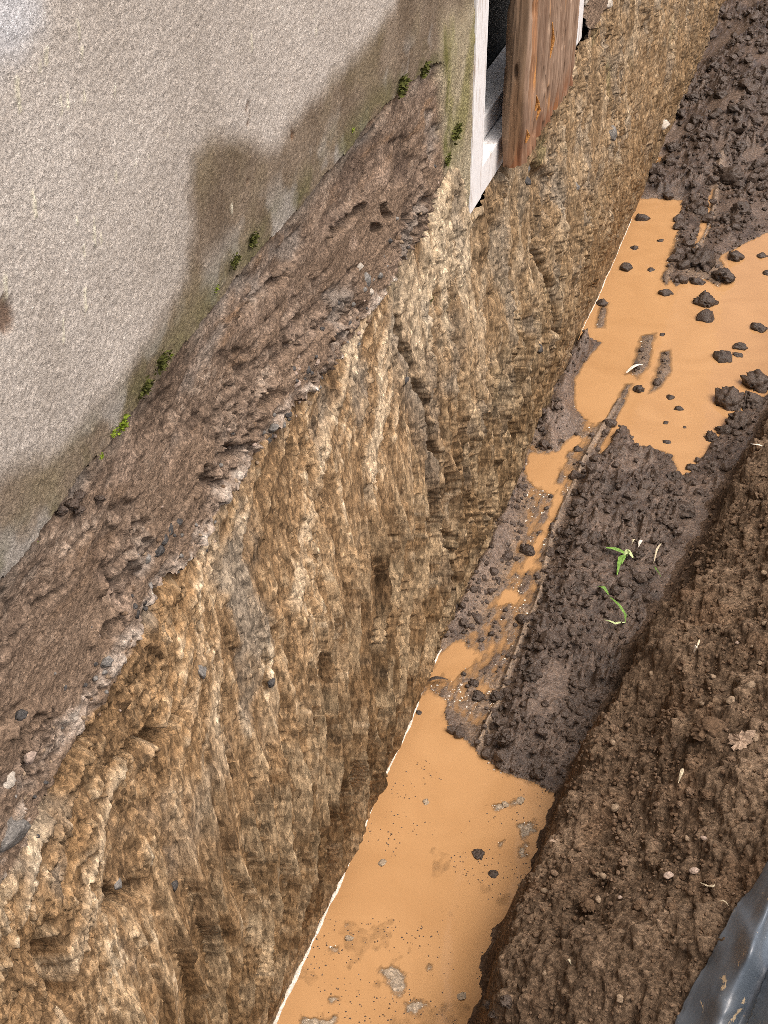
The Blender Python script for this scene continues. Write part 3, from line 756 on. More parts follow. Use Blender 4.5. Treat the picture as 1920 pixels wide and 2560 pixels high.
M_WATER = water_mat()
wm = (ZG < 0.004) & ~BG
depth = np.maximum(-ZG, 0)
wz = np.zeros_like(ZG)
keepw = wm[:-1, :-1] | wm[1:, :-1] | wm[:-1, 1:] | wm[1:, 1:]
ycut = onz(1300, 1480)[1]
PWt = np.stack([XG, YG, wz], -1)
yc = YG[:-1, :-1]
tag(link('near_puddle', grid_mesh('near_puddle', PWt, {'Depth': depth}, keepw & (yc < ycut)), M_WATER), 'wide orange-brown puddle in the near end of the trench', 'puddle', kind='structure')
tag(link('far_puddle', grid_mesh('far_puddle', PWt, {'Depth': depth}, keepw & (yc >= ycut)), M_WATER), 'orange-brown puddle dotted with clods in the far part of the trench', 'puddle', kind='structure')

# ------------------------------------------------------------------ door frame, timber, rest of the house
def box_mesh(name, x0, x1, y0, y1, z0, z1, bev=0.003):
    bm = bmesh.new()
    bmesh.ops.create_cube(bm, size=1)
    for v in bm.verts:
        v.co = Vector(((x0 + x1) / 2 + v.co.x * (x1 - x0), (y0 + y1) / 2 + v.co.y * (y1 - y0), (z0 + z1) / 2 + v.co.z * (z1 - z0)))
    if bev:
        bmesh.ops.bevel(bm, geom=bm.edges[:], offset=bev, segments=2, affect='EDGES', profile=0.6)
    me = bpy.data.meshes.new(name); bm.to_mesh(me); bm.free()
    return me


def paint_mat():
    m = earth_mat('worn_white_paint', base=(0.80, 0.80, 0.80), attr=False, rough=(0.45, 0.45), bump=(0.25, 0.003), scale=40, vary=0.06, fleck=0.02, spec=0.4)
    n = m.node_tree.nodes; l = m.node_tree.links
    b = n['Principled BSDF']
    src = b.inputs['Base Color'].links[0].from_socket
    tc = n.new('ShaderNodeTexCoord')
    mp = n.new('ShaderNodeMapping'); mp.inputs['Scale'].default_value = (60, 60, 9)
    l.new(tc.outputs['Object'], mp.inputs['Vector'])
    nz = n.new('ShaderNodeTexNoise'); nz.inputs['Scale'].default_value = 1.0; nz.inputs['Detail'].default_value = 7; nz.inputs['Roughness'].default_value = 0.7
    l.new(mp.outputs[0], nz.inputs['Vector'])
    r = n.new('ShaderNodeMapRange'); r.inputs['From Min'].default_value = 0.54; r.inputs['From Max'].default_value = 0.68
    l.new(nz.outputs['Fac'], r.inputs['Value'])
    mx = n.new('ShaderNodeMix'); mx.data_type = 'RGBA'; mx.inputs['B'].default_value = (0.45, 0.38, 0.32, 1)
    l.new(r.outputs[0], mx.inputs['Factor']); l.new(src, mx.inputs['A']); l.new(mx.outputs['Result'], b.inputs['Base Color'])
    return m


M_PAINT = paint_mat()
M_VOID = plain('dark_doorway', (0.012, 0.016, 0.014), 0.7)  # near-black colour paints in the darkness of the doorway interior
M_HOUSE = plain('upper_roughcast', (0.47, 0.42, 0.37), 0.95, bump=(0.8, 0.006), vary=0.3, vscale=200)

frame = add_part('door_frame', None, None, house)
frame.location = (0, 0, -1.4 + 0)
frame.location = Vector((0, 3.2, 1.235)) - house.location
frame['label'] = 'white painted door frame with chipped sill'


def fpart(name, *a, mat=M_PAINT, bev=0.004):
    return add_part(name, box_mesh(name, *a, bev), mat, frame)


fpart('jamb', -0.085, 0.016, 3.203, 3.305, 1.245, 3.35)
fpart('jamb', -0.085, 0.012, 4.395, 4.462, 1.247, 3.35)
fpart('sill', -0.085, 0.010, 3.308, 4.392, 1.238, 1.318)
fpart('threshold', -0.098, -0.022, 3.308, 4.392, 1.326, 1.385)
fpart('head', -0.085, 0.016, 3.203, 4.462, 3.353, 3.46)
add_part('doorway_shade_panel', box_mesh('doorway_shade_panel', -0.16, -0.10, 3.20, 4.46, 1.25, 3.4, 0), M_VOID, house)
add_part('door_reveal', box_mesh('door_reveal', -0.32, -0.09, 3.12, 3.199, 1.25, 3.4, 0), M_VOID, house)
add_part('door_reveal', box_mesh('door_reveal', -0.32, -0.09, 4.465, 4.52, 1.25, 3.4, 0), M_VOID, house)
add_part('door_floor', box_mesh('door_floor', -0.32, -0.09, 3.20, 4.46, 1.18, 1.245, 0), M_VOID, house)
add_part('upper_wall', box_mesh('upper_wall', -0.33, -0.004, -3.0, 3.19, 2.50, 5.2, 0), M_HOUSE, house)
add_part('upper_wall', box_mesh('upper_wall', -0.33, -0.006, 3.19, 4.475, 3.465, 5.2, 0), M_HOUSE, house)
add_part('upper_wall', box_mesh('upper_wall', -0.33, -0.004, 4.475, 12.0, 1.47, 5.2, 0), M_HOUSE, house)
add_part('upper_wall', box_mesh('upper_wall', -0.33, -0.004, -3.0, 0.803, 1.0, 2.498, 0), M_HOUSE, house)


def timber():
    y0, y1, x0, x1 = 3.46, 4.05, 0.018, 0.074
    z0, z1 = 1.262, 2.75
    r = 0.016
    pts = []
    def arc(cx, cy, a0, a1, n=5):
        for i in range(n + 1):
            a = a0 + (a1 - a0) * i / n
            pts.append((cx + r * math.cos(a), cy + r * math.sin(a)))
    nf = 150
    arc(x0 + r, y0 + r, math.pi, 1.5 * math.pi)
    for i in range(1, 12):
        pts.append((x0 + r + (x1 - x0 - 2 * r) * i / 12, y0))
    arc(x1 - r, y0 + r, 1.5 * math.pi, 2 * math.pi)
    for i in range(1, nf):
        pts.append((x1, y0 + r + (y1 - y0 - 2 * r) * i / nf))
    arc(x1 - r, y1 - r, 0, 0.5 * math.pi)
    pts.append(((x0 + x1) / 2, y1))
    arc(x0 + r, y1 - r, 0.5 * math.pi, math.pi)
    S = np.array(pts); m = len(S)
    nzv = 260
    zs = np.linspace(0, 1, nzv) ** 1.5
    cx, cy = S[:, 0].mean(), (y0 + y1) / 2
    u = np.cumsum(np.hypot(*np.diff(S, axis=0, append=S[:1]).T))
    U, Zv = np.meshgrid(u, zs)
    bot = z0 + 0.012 * fbm(u * 16, u * 0, 3, 301) + 0.018 * np.maximum(0, noise(u * 30, u * 0, 302))
    Zw = bot[None, :] + (z1 - bot[None, :]) * Zv
    gr = fbm(U * 42, Zw * 2.2, 4, 303)
    gr2 = fbm(U * 110, Zw * 5, 3, 304, ridged=True)
    g1, g2, gid = worley(U * 55, Zw * 13, 305)
    gouge = (gid > 0.80) * sstep(0.34, 0.12, g1)
    split = sstep(0.10, 0.0, np.abs(fbm(U * 9, Zw * 0.9, 3, 306))) * sstep(1.75, 1.3, Zw)
    off = 0.006 * gr + 0.004 * gr2 - 0.012 * gouge - 0.006 * split - 0.010 * sstep(0.12, 0.0, Zw - z0) * (0.5 + noise(U * 25, Zw * 6, 307))
    nrm = np.roll(S, -1, 0) - np.roll(S, 1, 0); nrm = np.stack([nrm[:, 1], -nrm[:, 0]], -1); nrm /= np.linalg.norm(nrm, axis=1, keepdims=True)
    lean = 0.0 * Zv
    Px = S[None, :, 0] + off * nrm[None, :, 0] + lean; Py = S[None, :, 1] + off * nrm[None, :, 1]
    V = np.stack([Px, Py, Zw], -1)
    c = ramp([(-0.8, (0.10, 0.052, 0.030)), (-0.1, (0.178, 0.112, 0.074)), (0.35, (0.29, 0.198, 0.138)), (0.9, (0.46, 0.345, 0.255))], 0.8 * gr + 0.5 * gr2 - 0.1 + 0.5 * fbm(U * 7, Zw * 1.5, 3, 308))
    edge = np.maximum(sstep(y0 + 0.16, y0 + 0.02, S[:, 1]), sstep(y1 - 0.14, y1 - 0.02, S[:, 1]))[None, :] * (S[:, 0] > x0 + 0.02)[None, :]
    c = mixc(c, (0.44, 0.19, 0.065), 0.6 * edge * sstep(0.05, 0.4, fbm(U * 14, Zw * 2.4, 3, 309) + 0.1))
    c = mixc(c, (0.50, 0.235, 0.07), 0.7 * sstep(0.28, 0.5, fbm(U * 16, Zw * 4, 3, 310)))
    c = mixc(c, (0.06, 0.035, 0.02), 0.8 * gouge)
    side = (S[:, 1] < y0 + 0.004)[None, :] * np.ones_like(Zw)
    c = mixc(c, (0.19, 0.125, 0.075), 0.75 * side)
    c = mixc(c, (0.20, 0.075, 0.03), 0.7 * sstep(0.10, 0.0, Zw - z0) * (0.4 + 0.6 * (noise(U * 20, Zw * 10, 311) > 0)))
    idx = np.arange(nzv * m).reshape(nzv, m)
    nx = np.roll(idx, -1, 1)
    Q = np.stack([idx[:-1], nx[:-1], nx[1:], idx[1:]], -1).reshape(-1, 4)
    me = np_mesh('timber_board', V.reshape(-1, 3), Q, {'Col': c.reshape(-1, 3), 'Wet': np.zeros(nzv * m)})
    return me


M_WOOD = earth_mat('weathered_timber', rough=(0.85, 0.6), bump=(0.4, 0.003), scale=120, vary=0.25, fleck=0.1, fscale=160, stretch=(1, 1, 0.12), spec=0.2)
tb = empty('timber_board', (0.045, 3.84, 1.23))
tag(tb, 'wide weathered timber board with orange splits standing in the white doorway', 'timber')
add_part('board', timber(), M_WOOD, tb)
M_SPL = plain('fresh_splinter', (0.62, 0.30, 0.09), 0.8, vary=0.2)


def strip_mesh(name, pts, w, th=0.0015, up=(0, 0, 1), taper=True):
    """a thin bent blade along a path: real thickness, 4-sided section"""
    pts = [Vector(p) for p in pts]; V = []; Q = []
    n = len(pts)
    for i, p in enumerate(pts):
        t = (pts[min(i + 1, n - 1)] - pts[max(i - 1, 0)]).normalized()
        s = t.cross(Vector(up)); s = s.normalized() if s.length > 1e-5 else Vector((1, 0, 0))
        nn = s.cross(t).normalized()
        k = w * (0.15 + 0.85 * math.sin(math.pi * (0.12 + 0.86 * i / (n - 1)))) if taper else w
        for a, b in ((-1, -0.3), (0, -1), (1, -0.3), (0, 1)):
            V.append(p + s * a * k / 2 + nn * b * th)
    for i in range(n - 1):
        for k in range(4):
            Q.append((i * 4 + k, i * 4 + (k + 1) % 4, i * 4 + 4 + (k + 1) % 4, i * 4 + 4 + k))
    Q.append((3, 2, 1, 0)); Q.append(tuple((n - 1) * 4 + k for k in range(4)))
    return np_mesh(name, np.array(V), np.array(Q), None, False)


for (px, py, ln) in ((1290, 185, 0.07), (1285, 205, 0.10), (1342, 258, 0.04), (1345, 275, 0.05), (1380, 100, 0.09), (1318, 340, 0.035)):
    p = onx(px, py, 0.079)
    if 3.48 < p[1] < 4.2:
        add_part('splinter', strip_mesh('splinter', [(p[0] - 0.003, p[1], p[2] - ln / 2), (p[0] + 0.002, p[1] + 0.004, p[2]), (p[0] - 0.001, p[1] - 0.003, p[2] + ln / 2)], 0.010, 0.002, (0, 1, 0)), M_SPL, tb)

# far ground so that the bank goes on
bm = bmesh.new()
ex = 1.05 + np.interp(0, [0], [0])
gv = []
ys = np.linspace(0.7, 9.6, 40)
fx = np.interp(ys, FOOT[:, 1], FOOT[:, 0]) + 1.045
fz = ground(fx, ys)[0] - 0.004
Vg = []; Qg = []
for i in range(40):
    Vg += [(fx[i], ys[i], fz[i]), (fx[i] + 0.8, ys[i], 1.12), (60, ys[i] * 6 - 10, 1.2)]
for i in range(39):
    for k in range(2):
        Qg.append((i * 3 + k, i * 3 + k + 1, i * 3 + 4 + k, i * 3 + 3 + k))
tag(link('ground', np_mesh('ground', np.array(Vg), np.array(Qg)), plain('garden_soil', (0.12, 0.08, 0.05), 0.95)), kind='structure')

add_part('sill_bedding', box_mesh('sill_bedding', -0.09, -0.012, 3.10, 4.62, 1.02, 1.2365, 0), M_SOIL2, house)
add_part('plaster_edge', box_mesh('plaster_edge', -0.05, 0.010, 4.500, 4.555, 1.33, 1.47, 0.006), M_LIME, house)

# ------------------------------------------------------------------ lumps: clods, stones, pebbles
from mathutils import noise as mn


def ico(sub):
    bm = bmesh.new(); bmesh.ops.create_icosphere(bm, subdivisions=sub, radius=1)
    V = np.array([v.co[:] for v in bm.verts]); F = np.array([[v.index for v in f.verts] for f in bm.faces]); bm.free()
    return V, F


ICO = {k: ico(k) for k in (1, 2, 3, 4)}


def lump_verts(sub, seed, rough=0.3, angular=0.0, squash=(1, 1, 0.75)):
    V, F = ICO[sub]
    out = []
    o = Vector((seed * 3.17, seed * 1.31, seed * 7.7))
    planes = []
    rr = random.Random(seed)
    for k in range(9):
        d = Vector((rr.uniform(-1, 1), rr.uniform(-1, 1), rr.uniform(-1, 1))).normalized(); planes.append((d, rr.uniform(0.62, 0.95)))
    for v in V:
        p = Vector(v)
        k = 1 + rough * (0.8 * mn.noise(p * 1.3 + o) + 0.5 * mn.noise(p * 2.9 + o) + 0.42 * mn.noise(p * 6.1 + o) + (0.30 * mn.noise(p * 12 + o) if sub > 2 else 0) + (0.2 * mn.noise(p * 22 + o) if sub > 3 else 0) - 1.1 * abs(mn.noise(p * 2.2 - o)) - (0.8 * abs(mn.noise(p * 5 - o)) if sub > 2 else 0) + 0.35)
        q = p * k
        for d, h in planes:
            e = q.dot(d) - h
            if e > 0 and angular:
                q = q - d * e * angular
        out.append((q.x * squash[0], q.y * squash[1], q.z * squash[2]))
    return np.array(out), F


def lump_set(name, n, sub, rough, angular, squash, smooth, seed0):
    return [np_mesh(name, *lump_verts(sub, seed0 + i, rough, angular, squash), None, smooth) for i in range(n)]


BIG = lump_set('mud_clod', 5, 4, 0.55, 0.7, (1, 0.9, 0.72), True, 10)
CLODS = lump_set('mud_clod', 8, 3, 0.50, 0.8, (1, 0.85, 0.7), True, 30)
STONES = lump_set('stone', 8, 3, 0.30, 0.95, (1, 0.75, 0.6), True, 50)
PEBS = lump_set('pebble', 8, 2, 0.20, 0.8, (1, 0.8, 0.65), True, 70)
rnd = random.Random(5)
_mm = {}


def lump(name, meshes, mat, p, r, label, cat, group=None, sink=0.35, rot=None, stretch=(1, 1, 1)):
    me = rnd.choice(meshes)
    key = (me.name, mat.name)
    if key not in _mm:
        c = me.copy(); c.name = name; c.materials.clear(); c.materials.append(mat); _mm[key] = c
    o = link(name, _mm[key])
    o.location = (p[0], p[1], p[2] + r * 0.7 * (1 - 2 * sink))
    o.rotation_euler = rot or (rnd.uniform(-0.35, 0.35), rnd.uniform(-0.35, 0.35), rnd.uniform(0, 6.28))
    o.scale = (r * stretch[0], r * stretch[1], r * stretch[2])
    return tag(o, label, cat, group)


def metres(p, wpx):
    """half the width in metres of a thing wpx photo pixels wide at point p"""
    d = (np.asarray(p) - CAM) @ (MROT @ np.array([0, 0, -1.0]))
    return 0.5 * wpx * d / F_PX


def c4(x, y): return 960 + 0.5787 * x, 640 + 0.5787 * y
def c2(x, y): return 960 + 0.5787 * x, 0.5787 * y
def c6(x, y): return 960 + 0.5787 * x, 1280 + 0.5787 * y
def c8(x, y): return 960 + 0.5787 * x, 1840 + 0.5787 * y


# clods standing in and beside the far puddle, each told apart
for (q, w, big, label) in [
        (c2(1375, 1140), 150, 1, 'largest jagged mud clod standing in the far puddle'),
        (c2(1462, 1205), 100, 1, 'rounded mud clod touching the lower right of the largest clod in the far puddle'),
        (c2(1352, 1222), 62, 0, 'small mud clod just below the largest clod in the far puddle'),
        (c2(1290, 1165), 70, 0, 'dark clod on the left flank of the largest clod in the far puddle'),
        (c2(1518, 1112), 92, 0, 'flat-topped mud clod right of the largest clod in the far puddle'),
        (c2(1630, 1105), 50, 0, 'clod at the right picture edge near the top of the far puddle'),
        (c2(1652, 1180), 46, 0, 'lower clod at the right picture edge in the far puddle'),
        (c2(1112, 945), 70, 0, 'pale-rimmed clod near the upper left tip of the far puddle'),
        (c2(1080, 1072), 42, 0, 'small clod in the left arm of the far puddle close to the clay face'),
        (c2(1192, 1040), 36, 0, 'small flat clod in the middle of the left arm of the far puddle'),
        (c2(1150, 1166), 36, 0, 'lone dark clod in the left arm of the far puddle'),
        (c2(1040, 1160), 66, 0, 'clod against the water edge on the left of the far puddle'),
        (c4(1215, 162), 60, 0, 'dark clod alone left of centre in the far puddle'),
        (c4(1388, 203), 108, 1, 'cracked angular clod in the middle right of the far puddle'),
        (c4(1385, 268), 98, 0, 'long flat clod just below the cracked angular clod'),
        (c4(1615, 315), 72, 0, 'flat wet clod near the right edge of the far puddle'),
        (c4(1536, 393), 60, 0, 'upper of two stacked clods on the right of the far puddle'),
        (c4(1530, 428), 48, 0, 'lower of two stacked clods on the right of the far puddle'),
        (c4(1460, 440), 90, 0, 'broad black clod left of the two stacked clods'),
        (c4(1100, 578), 62, 0, 'glossy dark clod beside the two mud streaks in the far puddle'),
        (c4(1240, 612), 48, 0, 'flat clod below the mud streaks in the far puddle'),
        (c4(1275, 660), 48, 0, 'dark oval clod in the lower middle of the far puddle'),
        (c4(1218, 720), 32, 0, 'small pointed clod near the lower shore of the far puddle'),
        (c4(1300, 740), 26, 0, 'tiny flat clod near the lower shore of the far puddle'),
        (c4(1200, 342), 30, 0, 'small clod above the mud streaks in the far puddle'),
        (c4(1220, 805), 40, 0, 'half-sunk clod at the lower shore of the far puddle'),
        (c4(940, 208), 52, 0, 'clod at the upper end of the muddy patch by the water edge'),
        (c4(1330, 918), 62, 0, 'smooth dark clod on the mud below the far puddle'),
        (c4(1255, 965), 76, 1, 'lumpy dark clod just below the tip of the far puddle'),
        (c4(838, 838), 48, 0, 'clod between the small middle puddle and the far puddle')]:
    p = onz(*q)
    p[2] = max(gz(p[0], p[1]), -0.003)
    r = metres(p, w) * 0.60
    lump('mud_clod', BIG if big else CLODS, M_CLOD, p, r, label, 'clod', 'clods in the far puddle', 0.40 if w > 50 else 0.5)

# the crumbling edge of the bank above the far puddle
for (q, w, label) in [(c4(1500, 640), 130, 'big crumbling clod on the bank edge above the far puddle'), (c4(1590, 640), 110, 'big clod behind the crumbling clod on the bank edge'),
                      (c4(1540, 720), 120, 'lower big clod on the bank edge beside the far puddle'), (c4(1470, 760), 70, 'clod fallen to the foot of the bank edge by the far puddle'),
                      (c4(1420, 790), 55, 'small clod at the water side of the bank edge clods'), (c4(1620, 560), 120, 'clod topping the bank edge near the right picture border'),
                      (c6(715, 560), 110, 'large split clod beside the straight mud ridge'), (c6(530, 975), 70, 'dark clod low beside the straight mud ridge near the near puddle'),
                      (c6(640, 700), 80, 'hollow-sided clod in the middle of the muddy floor'), (c6(800, 95), 70, 'rounded clod at the upper end of the muddy floor beside the ridge'),
                      (c6(830, 335), 60, 'round clod above the curved grass blade'), (c6(1000, 340), 50, 'round clod right of the curved grass blade'),
                      (c6(1100, 185), 55, 'block of mud right of the green sprig'), (c4(1290, 1100), 110, 'dark hollowed clod at the right side of the muddy floor'),
                      (c6(620, 170), 66, 'dark clod poking from the shallow channel beside the ridge'), (c6(665, 1135), 60, 'wet clod in the right corner of the near puddle shore'),
                      (c6(390, 745), 46, 'dark clod in the wet strip above the near puddle'), (c6(410, 800), 60, 'flat dark clod in the wet strip above the near puddle'),
                      (c6(490, 800), 50, 'dark clod under the lower end of the mud ridge'), (c2(1500, 770), 120, 'big dark heap of mud beside the far ridge'),
                      (c2(1360, 920), 60, 'dark clod left of the far ridge'), (c2(1545, 912), 90, 'low dark clod right of the far ridge'), (c2(1480, 960), 50, 'small clod between the far ridge and the low dark clod'),
                      (c2(1430, 300), 70, 'clod near the top of the trench floor'), (c2(1455, 415), 60, 'squat clod on the far muddy floor'), (c2(1340, 425), 60, 'black clod at the foot of the far clay face'),
                      (c2(1350, 525), 66, 'tilted clod near the foot of the far clay face'), (c2(1535, 630), 70, 'clod at the right of the far muddy floor'), (c2(1250, 640), 60, 'clod by the far tip of the clay face'),
                      (c2(1235, 685), 40, 'small clod by the sliver of far water')]:
    p = hit(*q)
    r = metres(p, w) * 0.66
    lump('mud_clod', BIG, M_CLOD if w < 100 else M_CLOD2, p, r, label, 'clod', 'clods along the trench', 0.45)

# smaller clods nobody could tell apart, area by area
def proj(p):
    v = MROT.T @ (np.asarray(p, float) - CAM)
    return PW / 2 + F_PX * v[0] / -v[2], PH / 2 - F_PX * v[1] / -v[2]


USED = set()
MARKS = [((1560, 1395), 'the green grass sprig'), ((1535, 1530), 'the curved grass blade'), ((1850, 1860), 'the dead leaf'), ((1770, 1835), 'the big soil lump'), ((1695, 1950), 'the straight straw stem'),
         ((1740, 1630), 'the white petal-like chip'), ((1672, 2193), 'the pinkish angular pebble'), ((1775, 2225), 'the curled rootlet'), ((1550, 2500), 'the smooth grey-tan pebble'), ((1472, 2268), 'the squarish soil lump'),
         ((1375, 1600), 'the large split clod'), ((1330, 1685), 'the hollow-sided clod'), ((1690, 1275), 'the dark hollowed clod'), ((1685, 1200), 'the lumpy dark clod under the far puddle'), ((1840, 445), 'the big dark heap by the far ridge'),
         ((1787, 175), 'the clod near the top of the trench floor'), ((1802, 240), 'the squat clod'), ((1848, 365), 'the clod at the right of the far floor'), ((1340, 1180), 'the small middle puddle'), ((1270, 1490), 'the tiny orange pool'),
         ((1140, 1655), 'the ragged little pool'), ((1460, 950), 'the mud shelf by the far puddle'), ((1195, 1745), 'the flat dark clod of the wet strip'), ((815, 826), 'the blue-black wall stone'), ((900, 690), 'the grey ledge stone'),
         ((706, 1050), 'the round black ledge pebble'), ((410, 1345), 'the dark pebble cluster'), ((255, 1653), 'the blue-grey pebble in pink concrete'), ((353, 1535), 'the dark stone under the white ledge'), ((70, 1890), 'the pinkish broken lump'),
         ((1530, 2160), 'the buff lump of earth'), ((1640, 1780), 'the pit in the bank'), ((1850, 1300), 'the reddish top of the bank'), ((1435, 2390), 'the smooth hollow of the bank')]


def near_label(what, p):
    """say where a small thing lies by the nearest thing one can find, as seen in the picture"""
    u, v = proj(p)
    (mx, my), nm = min(MARKS, key=lambda m: (m[0][0] - u) ** 2 + (m[0][1] - v) ** 2)
    dx, dy = u - mx, v - my; d = math.hypot(dx, dy)
    a = math.degrees(math.atan2(-dy, dx)) % 360
    side = ['right of', 'up right of', 'above', 'up left of', 'left of', 'down left of', 'below', 'down right of'][int((a + 22.5) // 45) % 8]
    return f"{what} {'close ' if d < 45 else ('' if d < 100 else 'well ' if d < 190 else 'far ')}{side} {nm}"


ZONES = [('clods on the near muddy floor', 'small brown mud clod among many on the muddy floor right of the ridge', gp([(1260, 1850), (1340, 1560), (1400, 1340), (1500, 1140), (1680, 1200), (1800, 1180), (1640, 1440), (1520, 1660), (1430, 1850), (1330, 1940)]), 125, (9, 26), M_CLOD2),
         ('clods along the clay face', 'small mud clod in the wet strip at the foot of the clay face', gp([(1110, 1700), (1200, 1440), (1310, 1150), (1440, 880), (1490, 870), (1420, 1080), (1340, 1480), (1230, 1780)]), 50, (7, 18), M_CLOD),
         ('clods on the far floor', 'small dark mud clod on the far muddy floor above the far puddle', gp([(1620, 480), (1700, 250), (1780, 0), (1950, 0), (1960, 540), (1800, 600)]), 75, (12, 34), M_CLOD)]
for grp, lab, poly, n, (w0, w1), mat in ZONES:
    PZ = np.array(poly); lo = PZ.min(0); hi = PZ.max(0); k = 0; tries = 0
    while k < n:
        x = rnd.uniform(lo[0], hi[0]); y = lo[1] * (hi[1] / lo[1]) ** rnd.random()
        if poly_sd(np.array([x]), np.array([y]), poly)[0] < 0:
            continue
        z = gz(x, y)
        if z < 0.0:
            continue
        p = np.array([x, y, z]); w = w0 + (w1 - w0) * rnd.random() ** 2
        tries += 1
        what = ('tiny' if w < w0 + 0.2 * (w1 - w0) else 'small' if w < w0 + 0.55 * (w1 - w0) else 'larger') + ' mud clod'
        lb = near_label(what, p)
        if lb in USED and tries < 3000:
            continue
        USED.add(lb)
        lump('mud_clod', CLODS, mat, p, metres(p, w), lb, 'clod', grp, 0.35); k += 1


def scatter(name, pts, rad, mat, kind='stuff', label=None, cat=None, sub=1, seed=1, rough=0.45, flat=0.75, smooth=False):
    rg = np.random.default_rng(seed)
    Vs = [lump_verts(sub, 200 + i, rough, 0.6, (1, 0.85, flat)) for i in range(6)]
    allV = []; allF = []; off = 0
    for p, r in zip(pts, rad):
        V, F = Vs[rg.integers(6)]
        a, b = rg.uniform(0, 6.28), rg.uniform(-0.5, 0.5)
        ca, sa, cb, sb = math.cos(a), math.sin(a), math.cos(b), math.sin(b)
        Rm = np.array([[ca, -sa * cb, sa * sb], [sa, ca * cb, -ca * sb], [0, sb, cb]])
        allV.append(V @ Rm.T * r + p); allF.append(F + off); off += len(V)
    o = link(name, np_mesh(name, np.concatenate(allV), np.concatenate(allF), None, smooth), mat)
    return tag(o, label, cat, kind=kind)


def scatter_zone(n, ygen, tmin, tmax, r0, r1, seed, pw=2.5):
    rg = np.random.default_rng(seed)
    y = ygen(rg, n); ft = np.interp(y, FOOT[:, 1], FOOT[:, 0])
    x = ft + rg.uniform(tmin, tmax, n) * (np.where(tmax <= 0, ft, 1))
    z, isb = ground_fast(x, y)
    r = (r0 + (r1 - r0) * rg.random(n) ** pw) * (0.5 + 0.22 * y)
    return x, y, z, r, isb


def crumbs(name, label, cat, n, ygen, tmin, tmax, r0, r1, seed, mat, bank, sub, pw=2.0):
    x, y, z, r, b = scatter_zone(n, ygen, tmin, tmax, r0, r1, seed, pw)
    m = (b if bank else ((z > 0.003) & ~b))
    if not bank:
        sk = poly_sd(x, y, SLICK)
        m &= (sk < 0) | (np.random.default_rng(seed).random(n) < 0.4)
        m &= fbm(x * 6, y * 3.5, 3, 418) + 0.30 - 0.25 * sstep(5.5, 6.5, y) * sstep(0.35, 0.1, x) > 0.25 * np.random.default_rng(seed + 1).random(n)
    scatter(name, np.stack([x, y, z + 0.1 * r], -1)[m], r[m], mat, label=label, cat=cat, seed=seed, sub=sub)


FLOOR_Y = lambda g, n: 2.6 * (9.0 / 2.6) ** g.random(n)
BANK_Y = lambda g, n: 1.25 + 3.6 * g.random(n) ** 1.35
crumbs('mud_lumps', 'lumps of dark mud packed over the wet trench floor', 'mud crumbs', 1900, FLOOR_Y, -0.98, 0.02, 0.007, 0.018, 15, M_CLOD2, False, 2, 2.2)
crumbs('mud_crumbs', 'crumbs of dark mud strewn over the wet trench floor', 'mud crumbs', 7000, FLOOR_Y, -0.98, 0.02, 0.003, 0.010, 11, M_CLOD2, False, 1, 1.8)
crumbs('mud_grit', 'fine dark grit between the mud crumbs on the trench floor', 'mud crumbs', 7000, FLOOR_Y, -0.98, 0.02, 0.0018, 0.0045, 14, M_CLOD, False, 1)
crumbs('soil_crumbs', 'dark soil crumbs over the bank', 'soil crumbs', 9500, BANK_Y, 0.02, 0.75, 0.0016, 0.0075, 12, M_SOIL, True, 1)
crumbs('gritty_crumbs', 'paler gritty soil crumbs over the bank', 'soil crumbs', 6500, BANK_Y, 0.05, 0.75, 0.0014, 0.0065, 13, M_SOIL2, True, 1)

